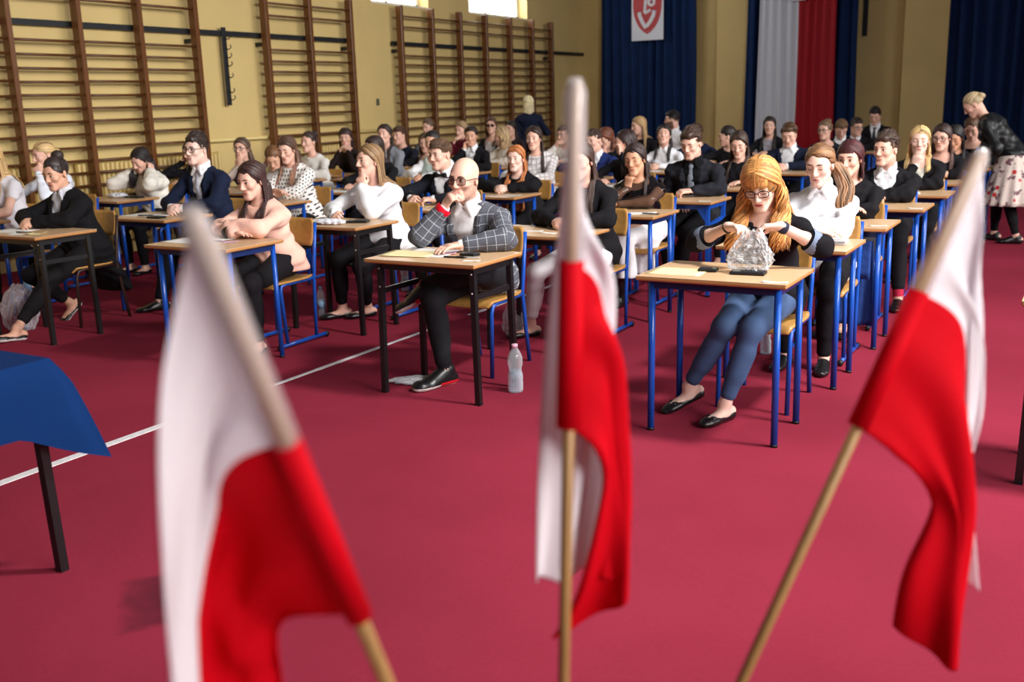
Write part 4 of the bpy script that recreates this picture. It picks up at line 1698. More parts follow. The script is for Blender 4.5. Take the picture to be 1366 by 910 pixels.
def make_chair(kind, fm):
    r = thing('school_chair', None, 'chair')
    # seat: bent plywood
    P = np.zeros((17, 11, 3))
    for i in range(17):
        for j in range(11):
            u, v = i / 16 * 2 - 1, j / 10
            y = lerp(-0.215, 0.175, v)
            e = 0.2 * (1 - 0.12 * abs(2 * v - 1) ** 4)
            z = 0.452 - 0.03 * max(0, (0.12 - v) / 0.12) ** 1.6 - 0.008 * (1 - u * u) + 0.006 * max(0, (v - 0.8) / 0.2)
            P[i, j] = (u * e, y, z)
    MB().grid(P, 0, True, 0.011).build('seat', PLY, r)
    P = np.zeros((17, 9, 3))
    for i in range(17):
        for j in range(9):
            u, v = i / 16 * 2 - 1, j / 8
            e = 0.178 * (1 - 0.10 * abs(2 * v - 1) ** 3)
            P[i, j] = (u * e, 0.205 + 0.028 * (1 - u * u) + 0.03 * v, lerp(0.645, 0.83, v))
    MB().grid(P, 0, True, -0.011).build('backrest', PLY, r)
    for g in (-1, 1):
        x = g * 0.178
        if kind == 'sled':
            MB().tube([(x, 0.233, 0.80), (x, 0.21, 0.62), (x, 0.185, 0.44), (x, 0.175, 0.25), (x, 0.17, 0.035)], 0.0125, 10).build('rear_leg', fm, r)
            MB().tube([(x, 0.185, 0.432), (x, -0.10, 0.432), (x, -0.14, 0.425), (x, -0.15, 0.39), (x, -0.12, 0.035)], 0.0125, 10).build('front_leg', fm, r)
            MB().tube([(x, 0.27, 0.026), (x, -0.19, 0.026)], 0.0135, 10).build('foot_bar', fm, r)
            for yy in (0.275, -0.195):
                MB().sphere((x, yy, 0.022), (0.018, 0.022, 0.021), None, 10, 6).build('foot_cap', CAPM, r)
        else:
            MB().tube([(x, 0.233, 0.80), (x, 0.205, 0.60), (x, 0.18, 0.44), (x, 0.215, 0.2), (x, 0.25, 0.0)], 0.0125, 10).build('rear_leg', fm, r)
            MB().tube([(x, 0.18, 0.43), (x, -0.12, 0.43), (x, -0.165, 0.42), (x, -0.185, 0.38), (x, -0.2, 0.0)], 0.0125, 10).build('front_leg', fm, r)
    MB().tube([(-0.178, 0.05, 0.428), (0.178, 0.05, 0.428)], 0.011, 8).build('cross_tube', fm, r)
    return r


PROTO = {}


def placed(key, fn, x, y, label, group=None, rz=0.0):
    if key not in PROTO:
        PROTO[key] = fn()
        o = PROTO[key]
    else:
        o = copy_tree(PROTO[key])
    o.location = (x, y, 0)
    o.rotation_euler = (0, 0, rz)
    o['label'] = label
    if group:
        o['group'] = group
    return o


def desk(kind, x, y, label, group):
    return placed('desk_' + kind, lambda: make_desk(kind), x, y, label, group)


def chair(kind, x, y, label, group, rz=0.0):
    fm = {'sled': BLUE, 'fourleg': BLUE, 'brown': BROWNM}[kind]
    return placed('chair_' + kind, lambda: make_chair('sled' if kind == 'sled' else 'four', fm), x, y, label, group, rz)


PAPER = mat('paper_white', (232, 230, 226), 0.7)
CREAM = mat('paper_cream', (236, 220, 168), 0.7)
YEL = mat('paper_yellow', (228, 190, 96), 0.7)
PINKP = mat('paper_pink', (214, 168, 196), 0.7)
DT = 0.7605


def sheet(name, label, cat, x, y, w, d, rz, m, z=DT, t=0.0012, curl=0.004, group=None):
    P = np.zeros((9, 9, 3))
    ph = (x * 7 + y * 3) % 6
    for i in range(9):
        for j in range(9):
            u, v = i / 8 - .5, j / 8 - .5
            P[i, j] = (u * w, v * d, t + curl * (0.5 + 0.5 * math.sin(u * 5 + ph)) * (abs(u) * 2) ** 2)
    o = MB().grid(P, 0, True, t).build(name, m, None, (x, y, z), (0, 0, rz))
    return tag(o, label, cat, group)


def calculator(label, x, y, rz, w=0.075, l=0.15):
    r = thing('calculator', label, 'calculator', (x, y, DT), rz)
    MB().box((-w / 2, -l / 2, 0.001), (w / 2, l / 2, 0.015), 0.004).build('body', mat('calc_black', (24, 24, 27), 0.45), r)
    MB().box((-w * .4, l * .22, 0.0151), (w * .4, l * .42, 0.0165), 0.0).build('display', mat('calc_lcd', (96, 104, 98), 0.25), r)
    k = MB()
    for i in range(4):
        for j in range(5):
            k.box((-w * .4 + i * w * .21, -l * .44 + j * l * .12, 0.015), (-w * .4 + i * w * .21 + w * .15, -l * .44 + j * l * .12 + l * .08, 0.018))
    k.build('keys', mat('calc_keys', (58, 58, 62), 0.5), r)
    return r


def pen(label, x, y, rz, m, z=DT, tilt=0.0):
    r = thing('pen', label, 'pen', (x, y, z + 0.0055), rz)
    r.rotation_euler = (0, tilt, rz)
    MB().tube([(-0.07, 0, 0), (0.045, 0, 0), (0.058, 0, 0), (0.07, 0, 0)], [0.0045, 0.0045, 0.003, 0.0008], 8).build('barrel', m, r)
    MB().tube([(-0.072, 0, 0), (-0.03, 0, 0)], 0.0052, 8).build('cap', CAPM, r)
    return r


def clear_mat(name, rgb=(225, 232, 238), op=0.22, rough=0.08, bump=None, streak=0):
    if name in MATS:
        return MATS[name]
    t = NT(name)
    g = t.n('ShaderNodeBsdfPrincipled', i_Roughness=rough)
    g.inputs['Base Color'].default_value = srgb(rgb)
    g.inputs['Specular IOR Level'].default_value = 0.9
    tr = t.n('ShaderNodeBsdfTransparent')
    tr.inputs['Color'].default_value = (0.97, 0.98, 0.99, 1)
    lw = t.n('ShaderNodeLayerWeight', i_Blend=0.35)
    mr = t.n('ShaderNodeMapRange')
    mr.inputs['To Min'].default_value = op
    mr.inputs['To Max'].default_value = min(1, op + 0.65)
    t.l(lw, 'Facing', mr, 0)
    mx = t.n('ShaderNodeMixShader')
    t.l(mr, 0, mx, 0)
    t.l(tr, 0, mx, 1)
    t.l(g, 0, mx, 2)
    t.l(mx, 0, t.out, 0)
    if streak:
        c = t.n('ShaderNodeTexCoord')
        nz = t.n('ShaderNodeTexNoise', i_Scale=streak, i_Detail=6.0, i_Roughness=0.7, i_Distortion=0.6)
        t.l(c, 'Object', nz, 'Vector')
        cr_ = t.n('ShaderNodeMapRange')
        cr_.inputs['From Min'].default_value = 0.47
        cr_.inputs['From Max'].default_value = 0.60
        cr_.inputs['To Min'].default_value = 0.0
        cr_.inputs['To Max'].default_value = 0.7
        t.l(nz, 0, cr_, 0)
        mm = t.n('ShaderNodeMath', operation='MAXIMUM')
        t.l(cr_, 0, mm, 0)
        t.l(mr, 0, mm, 1)
        t.l(mm, 0, mx, 0)
    if bump:
        c = t.n('ShaderNodeTexCoord')
        nz = t.n('ShaderNodeTexNoise', i_Scale=bump[0], i_Detail=3.0, i_Distortion=1.5)
        t.l(c, 'Object', nz, 'Vector')
        bp = t.n('ShaderNodeBump', i_Strength=bump[1], i_Distance=0.02)
        t.l(nz, 0, bp, 'Height')
        t.l(bp, 0, g, 'Normal')
    MATS[name] = t.m
    return t.m


def bottle(label, x, y, z=0.0, h=0.24, r=0.033, cap=(120, 180, 220), tint=(205, 225, 240), waist=True, fill=0.55):
    k = h / 0.24
    o = thing('water_bottle', label, 'bottle', (x, y, z))
    pr = [(0.0, 0.0), (0.9, 0.001), (1.0, 0.012), (1.0, 0.05), (0.95, 0.056), (1.0, 0.064), (1.0, 0.085), (0.84 if waist else 1.0, 0.105), (0.84 if waist else 1.0, 0.12), (1.0, 0.14), (0.97, 0.148), (1.0, 0.156), (0.96, 0.175), (0.7, 0.2), (0.42, 0.218), (0.38, 0.226)]
    MB().lathe([(max(0.0005, a * r), b * k) for a, b in pr], n=20).build('shell', clear_mat('pet_clear', tint, 0.16, 0.06, (60, 0.4)), o)
    MB().lathe([(0.0005, 0.003 * k), (r * 0.9, 0.004 * k), (r * 0.95, 0.02 * k), (r * 0.95, 0.05 * k), (r * (0.8 if waist else .95), 0.11 * k), (r * (0.8 if waist else .95), 0.24 * k * fill), (0.0005, 0.24 * k * fill)], n=18).build('water', clear_mat('water_clear', (190, 215, 235), 0.12, 0.02), o)
    MB().lathe([(0.0005, 0.222 * k), (0.42 * r, 0.222 * k), (0.42 * r, 0.24 * k), (0.0005, 0.241 * k)], n=16).build('cap', mat('cap_%d_%d_%d' % cap, cap, 0.4), o)
    if not waist:
        MB().lathe([(r * 1.01, 0.07 * k), (r * 1.01, 0.135 * k)], n=20).build('label', mat('bottle_label', (150, 190, 225), 0.5), o)
    return o


def crumple(name, label, cat, x, y, z, size, m, seed, amp=0.25, pinch=0.0, rz=0.0, subdiv=4, mb2=None):
    bm = bmesh_ico(subdiv)
    rs = random.Random(seed)
    ds = [(nrm(V(rs.gauss(0, 1), rs.gauss(0, 1), rs.gauss(0, 1))), rs.uniform(4, 11), rs.uniform(0, 6)) for _ in range(7)]
    vs = []
    for v in bm[0]:
        v = np.array(v)
        k = 1.0
        for d, f, p in ds:
            k += amp / 7 * 2.2 * (abs(math.sin(f * float(v @ d) + p)) - 0.6)
        q = v * k
        zz = max(-0.82, q[2])
        t = (zz + 0.82) / 1.82
        if pinch:
            c = 1 - pinch * min(1, max(0, t)) ** 1.5
            q = V(q[0] * c, q[1] * c, q[2])
        vs.append((q[0] * size[0], q[1] * size[1], (zz + 0.82) / 1.82 * size[2]))
    o = MB().add(vs, bm[1], 0, False).build(name, m, None, (x, y, z + 0.001), (0, 0, rz))
    return tag(o, label, cat)


def bmesh_ico(n):
    import bmesh
    bm = bmesh.new()
    bmesh.ops.create_icosphere(bm, subdivisions=n, radius=1.0)
    bm.verts.ensure_lookup_table()
    r = ([v.co[:] for v in bm.verts], [[v.index for v in f.verts] for f in bm.faces])
    bm.free()
    return r


# ---- flags in a floor stand
def catmull(C, nu, nv):
    C = np.asarray(C, float)

    def interp(A, n):
        m = len(A)
        out = []
        for i in range(n + 1):
            u = i / n * (m - 1)
            k = min(int(u), m - 2)
            t = u - k
            p0, p1, p2, p3 = A[max(k - 1, 0)], A[k], A[k + 1], A[min(k + 2, m - 1)]
            out.append(0.5 * ((2 * p1) + (-p0 + p2) * t + (2 * p0 - 5 * p1 + 4 * p2 - p3) * t * t + (-p0 + 3 * p1 - 3 * p2 + p3) * t ** 3))
        return np.array(out)
    R = interp(C, nu)
    return np.stack([interp(R[i], nv) for i in range(nu + 1)])


FW = mat('flag_white', (246, 240, 244), 0.75, tl=0.36, spec=0.1, bump=(900, 0.05, 0.001))
FR = mat('flag_red', (214, 4, 26), 0.75, tl=0.3, spec=0.1, bump=(900, 0.05, 0.001))
FWS = lens_mat('flag_white_sleeve', ((236, 228, 230), 0.36))
POLE = mat('pole_wood', (150, 112, 66), 0.45, noise=(12, 0.12), stretch=(8, 8, 0.6))
BASE = V(-0.62, 1.14, 0.03)


def flag(tip, hoist_end, ctrl, label, sleeve=0.017, tail=None):
    tip, he = V(*tip), V(*hoist_end)
    ctrl = [[V(*q) for q in row] for row in ctrl]
    if tail:
        for row in ctrl:
            L = sum(float(np.linalg.norm(b - a)) for a, b in zip(row[:-1], row[1:]))
            row.append(row[-1] + V(-0.004, 0.0, -1) * max(0.05, tail - L))
    r = thing('flag', label, 'flag', tuple(BASE))
    ax = nrm(he - tip)
    foot = BASE + nrm(tip - BASE) * 0.02
    off = -BASE
    pole = MB().tube([foot + off, tip + off], 0.0085, 14).build('pole', POLE, r)
    P = catmull(ctrl, 48, 64)
    # soft vertical folds that grow away from the pole
    N = np.cross(np.gradient(P, axis=0), np.gradient(P, axis=1))
    N /= np.maximum(1e-9, np.linalg.norm(N, axis=2, keepdims=True))
    I, J = np.meshgrid(np.linspace(0, 1, P.shape[0]), np.linspace(0, 1, P.shape[1]), indexing='ij')
    fold = (0.010 * np.sin(I * 21 + 0.8 * np.sin(J * 4)) + 0.004 * np.sin(I * 39 + J * 3)) * np.clip(J * 3.0, 0, 1)
    P = P + N * fold[:, :, None]
    mid = P.shape[0] // 2
    cl = MB().grid(P + off, 0, True, 0.0012, mfun=lambda i, j: 0 if i < mid else 1).build('cloth', [FW, FR], r)
    a, b, c = tip - ax * 0.006, lerp(tip, he, 0.5), he
    sm = MB().tube([a + off, tip + ax * 0.012 + off, b + off], [sleeve * 0.5, sleeve * 0.92, sleeve], 16, 0)
    sm.tube([b + off, c + off], sleeve, 16, 1)
    sm.build('sleeve', [FWS, FR], cl)
    return r


FL = {
    'left': ([-0.6193, 0.5696, 1.4778], [-0.6195, 0.7391, 1.0476], [[[-0.619, 0.57, 1.478], [-0.648, 0.575, 1.406], [-0.672, 0.574, 1.3], [-0.687, 0.572, 1.172], [-0.699, 0.569, 1.032]], [[-0.619, 0.612, 1.37], [-0.666, 0.623, 1.314], [-0.709, 0.626, 1.221], [-0.736, 0.622, 1.109], [-0.75, 0.619, 0.976]], [[-0.619, 0.654, 1.263], [-0.67, 0.643, 1.242], [-0.721, 0.658, 1.184], [-0.745, 0.645, 1.101], [-0.771, 0.637, 0.955]], [[-0.619, 0.697, 1.155], [-0.688, 0.701, 1.101], [-0.744, 0.709, 1.051], [-0.761, 0.697, 1.0], [-0.789, 0.719, 0.898]], [[-0.619, 0.739, 1.048], [-0.668, 0.726, 1.039], [-0.727, 0.738, 1.01], [-0.741, 0.746, 0.962], [-0.752, 0.758, 0.876]]]),
    'mid': ([-0.5949, 1.2049, 1.5787], [-0.6023, 1.1857, 1.1208], [[[-0.595, 1.205, 1.579], [-0.622, 1.223, 1.463], [-0.641, 1.208, 1.249], [-0.656, 1.199, 1.053], [-0.664, 1.188, 0.876]], [[-0.597, 1.2, 1.464], [-0.579, 1.227, 1.374], [-0.591, 1.265, 1.253], [-0.619, 1.256, 1.04], [-0.644, 1.235, 0.863]], [[-0.599, 1.195, 1.35], [-0.572, 1.239, 1.299], [-0.575, 1.274, 1.154], [-0.59, 1.289, 0.998], [-0.607, 1.284, 0.862]], [[-0.6, 1.191, 1.235], [-0.559, 1.231, 1.188], [-0.557, 1.26, 1.049], [-0.558, 1.281, 0.931], [-0.566, 1.287, 0.817]], [[-0.602, 1.186, 1.121], [-0.577, 1.208, 1.085], [-0.585, 1.247, 1.003], [-0.624, 1.249, 0.852], [-0.679, 1.265, 0.744]]]),
    'right': ([-0.1551, 1.6662, 1.463], [-0.2842, 1.5201, 1.0652], [[[-0.155, 1.666, 1.463], [-0.143, 1.671, 1.301], [-0.137, 1.662, 1.104], [-0.132, 1.666, 0.955], [-0.113, 1.667, 0.765]], [[-0.187, 1.63, 1.364], [-0.149, 1.678, 1.218], [-0.139, 1.691, 1.047], [-0.17, 1.718, 0.931], [-0.202, 1.724, 0.823]], [[-0.22, 1.593, 1.264], [-0.158, 1.653, 1.199], [-0.146, 1.667, 1.028], [-0.16, 1.715, 0.908], [-0.19, 1.71, 0.756]], [[-0.252, 1.557, 1.165], [-0.187, 1.587, 1.07], [-0.138, 1.613, 0.911], [-0.134, 1.619, 0.77], [-0.137, 1.624, 0.644]], [[-0.284, 1.52, 1.065], [-0.238, 1.553, 1.02], [-0.184, 1.626, 0.936], [-0.218, 1.602, 0.81], [-0.23, 1.62, 0.704]]]),
}
flag(*FL['left'], 'leftmost white and red flag drooping from a slanted wooden pole', 0.014, tail=0.62)
flag(*FL['mid'], 'middle white and red flag drooping from an upright wooden pole')
flag(*FL['right'], 'rightmost white and red flag drooping from a pole leaning away', 0.016)
st = thing('flag_stand', 'floor stand that holds the three flag poles', 'stand', tuple(BASE - V(0, 0, 0.03)))
MB().lathe([(0.001, 0.0), (0.14, 0.0), (0.14, 0.02), (0.05, 0.028), (0.001, 0.028)], n=28).build('base', BLACKM, st)

# ---- table with a blue cloth at the left edge
tb = thing('table', 'table with dark legs under the blue cloth at the left edge', 'table', (-3.75, 1.72, 0))
MB().box((-0.72, -0.37, 0.735), (0.715, 0.365, 0.757), 0.004).build('tabletop', EDGEM, tb)
for sx in (-1, 1):
    for sy in (-1, 1):
        MB().bar((sx * 0.69, sy * 0.32, 0.735), (sx * 0.71, sy * 0.33, 0), 0.032, 0.032, 0, (0, 1, 0)).build('leg', BLACKM, tb)
CLB = mat('cloth_blue', (10, 42, 90), 0.9, spec=0.1, noise=(4, 0.06), bump=(20, 0.2, 0.01))
hx, hy, dr = 0.727, 0.377, 0.24
path = []
n = 15
m = MB()
T = np.zeros((12, 12, 3))
for i in range(12):
    for j in range(12):
        T[i, j] = (lerp(-hx, hx, i / 11), lerp(-hy, hy, j / 11), 0.7615)
m.grid(T)
per = [(lerp(-hx, hx, t), -hy, 0, -1) for t in np.linspace(0, 1, 30)[:-1]] + [(hx, lerp(-hy, hy, t), 1, 0) for t in np.linspace(0, 1, 24)[:-1]] + [(lerp(hx, -hx, t), hy, 0, 1) for t in np.linspace(0, 1, 30)[:-1]] + [(-hx, lerp(hy, -hy, t), -1, 0) for t in np.linspace(0, 1, 24)]
S = np.zeros((len(per), 9, 3))
for i, (x, y, nx_, ny_) in enumerate(per):
    cd = min(abs(abs(x) - hx) + abs(abs(y) - hy), 0.16) / 0.16
    cn = (1 - cd) ** 1.3
    ox, oy = (math.copysign(1, x) if abs(x) > hx - 0.17 else nx_), (math.copysign(1, y) if abs(y) > hy - 0.17 else ny_)
    o = V(lerp(nx_, ox, cn * 0.999), lerp(ny_, oy, cn * 0.999), 0)
    for j in range(9):
        v = j / 8
        drop = dr * (1 + 0.55 * cn) * v
        fl = 0.012 * min(1, v * 4) + 0.10 * cn * v ** 0.8 + 0.010 * math.sin(i * 0.7) * v * (1 - cn)
        S[i, j] = (x + o[0] * fl, y + o[1] * fl, 0.7615 - drop)
m.grid(S)
tag(m.build('tablecloth', CLB, None, (-3.75, 1.72, 0)), 'dark blue cloth draped over the table at the left edge', 'tablecloth')
# ------------------------------------------------------------------ the people at their desks
DK, BR, LB, BL, RD, AU = (44, 32, 28), (84, 58, 42), (138, 106, 72), (204, 172, 118), (204, 128, 58), (150, 84, 46)
BLK, NVY, WHT, GRY = (22, 21, 25), (24, 30, 50), (232, 232, 236), (120, 122, 128)
SHEER = lens_mat('sheer_black', ((22, 16, 18), 0.62))


def up(kind, **k):
    return dict(kind=kind, **k)


def suit(rgb=BLK, shirt=WHT, tie=None, open_=0.42, w=0.07, pm=None):
    return [up('shirt', rgb=shirt, neck='collar', collar=True, cuff=1), up('blazer', rgb=rgb, o=0.014, sleeve=1.86, neck='open', opening=(open_, w), lapel=True, hem=0.475, m=pm), up('tie', rgb=tie) if tie else None]


def band(f, root, name, g, t, w, m, r=None):
    a = f.arm[g]
    ax = nrm(a['w'] - a['e'])
    c = lerp(a['e'], a['w'], t)
    s1 = nrm(np.cross(ax, V(0.2, 0.3, 1)))
    s2 = np.cross(ax, s1)
    rr = r or lerp(0.036, 0.026, t) * (1.08 if f.m else 0.98)
    mb = MB()
    n = 18
    P = np.zeros((n + 1, 5, 3))
    for i in range(n + 1):
        an = 2 * PI * i / n
        d = s1 * math.cos(an) + s2 * math.sin(an)
        for j, (x, o) in enumerate(((-0.5, 0), (-0.35, 0.003), (0, 0.004), (0.35, 0.003), (0.5, 0))):
            P[i, j] = c + d * (rr + o) + ax * w * x
    mb.grid(P, 0, True)
    return mb.build(name, m, root)


def necktie(f, root, rgb, bow=False):
    v = f.named.get('shirt') or f.vols[0]
    m = mat('tie_%d_%d_%d' % tuple(rgb), rgb, 0.5, noise=(60, 0.12))
    mb = MB()
    top = lerp(f.nb, f.skb, 0.2)
    if bow:
        c = v.march(top + f.f * 0.3, -f.f, 0.4) + f.f * 0.008
        mb.sphere(c, (0.012, 0.010, 0.011))
        for g in (1, -1):
            mb.tube([c, c + f.s * g * 0.03, c + f.s * g * 0.062], [0.009, 0.021, 0.026], 8, flat=(1, 0.4), up=f.f)
        mb.build('bow_tie', m, root)
        return
    pts, rs = [], []
    for t, r in ((1.0, 0.016), (0.955, 0.021), (0.93, 0.013), (0.8, 0.022), (0.65, 0.03), (0.5, 0.034), (0.44, 0.03), (0.4, 0.002)):
        c = f.pel + f.u * f.L * t
        p = v.march(c + f.f * 0.3, -f.f, 0.4) + f.f * 0.006
        pts.append(p)
        rs.append(r)
    mb.tube(pts, rs, 10, flat=(1, 0.28), up=f.f)
    mb.build('tie', m, root)


def make_person(id, loc, rz, sp, look, label, group=None):
    root = thing('person', label, 'person', (loc[0], loc[1], 0), rz, group)
    sp = dict(sp, id=id)
    far = sp['h'] > 0.0085
    tops = [t for t in look['top'] if t]
    if far and len(tops) > 1 and tops[0]['kind'] == 'shirt':
        tops[0] = dict(tops[0], sleeve=0)
    f = Fig(sp)
    f.body_mesh(root)
    for t in tops:
        t = dict(t)
        kind = t.pop('kind')
        rgb = t.pop('rgb', None)
        if kind == 'tie':
            necktie(f, root, rgb)
            continue
        if kind == 'bow':
            necktie(f, root, rgb, True)
            continue
        m = t.pop('m', None) or cloth(rgb)
        cf = t.pop('cuff', 0)
        f.garment(root, kind, m, cuff=cf, **t)
    bt = look.get('bottom', ('trousers', BLK))
    if bt[0] == 'skirt':
        f.trousers(root, cloth(bt[1]), 0.012, name='skirt', skirt=bt[2])
    elif bt[0]:
        kw = bt[2] if len(bt) > 2 else {}
        m = kw.pop('m', None) if 'm' in kw else None
        f.trousers(root, m or cloth(bt[1]), **{'o': 0.009, **kw})
    if look.get('shoes') or loc[1] < 10.0:
        for g in (1, -1):
            f.shoe(root, g, look.get('shoes', 'oxford' if f.m else 'flat'))
            if f.m or look.get('socks'):
                q = f.leg[g]
                MB().tube([q['an'] - q['up'] * 0.02, q['an'], lerp(q['an'], q['kn'], 0.12), lerp(q['an'], q['kn'], 0.3)], [0.038, 0.0385, 0.039, 0.046], 14).build('sock', cloth(look.get('socks', (26, 26, 30))), root)
    if look.get('hair'):
        st, rgb, kw = look['hair']
        f.hair(root, st, rgb, **kw)
    for b in look.get('bands', []):
        band(f, root, *b)
    return f, root


N1, N2, N3, F1 = 0.0055, 0.0065, 0.0085, 0.0115
denim = mat('denim', (60, 84, 122), 0.8, noise=(7, 0.22), bump=(240, 0.25, 0.003))
windowp = pattern_mat('windowpane', (84, 86, 95), fn_pane)
dotsm = pattern_mat('polka_dots', (236, 230, 226), fn_dots)
tweedm = pattern_mat('tweed', (222, 216, 216), fn_tweed)
leather = mat('leather_black', (18, 19, 22), 0.45, spec=0.35, bump=(20, 0.12, 0.02))
blackband = mat('band_black', (20, 19, 22), 0.4)

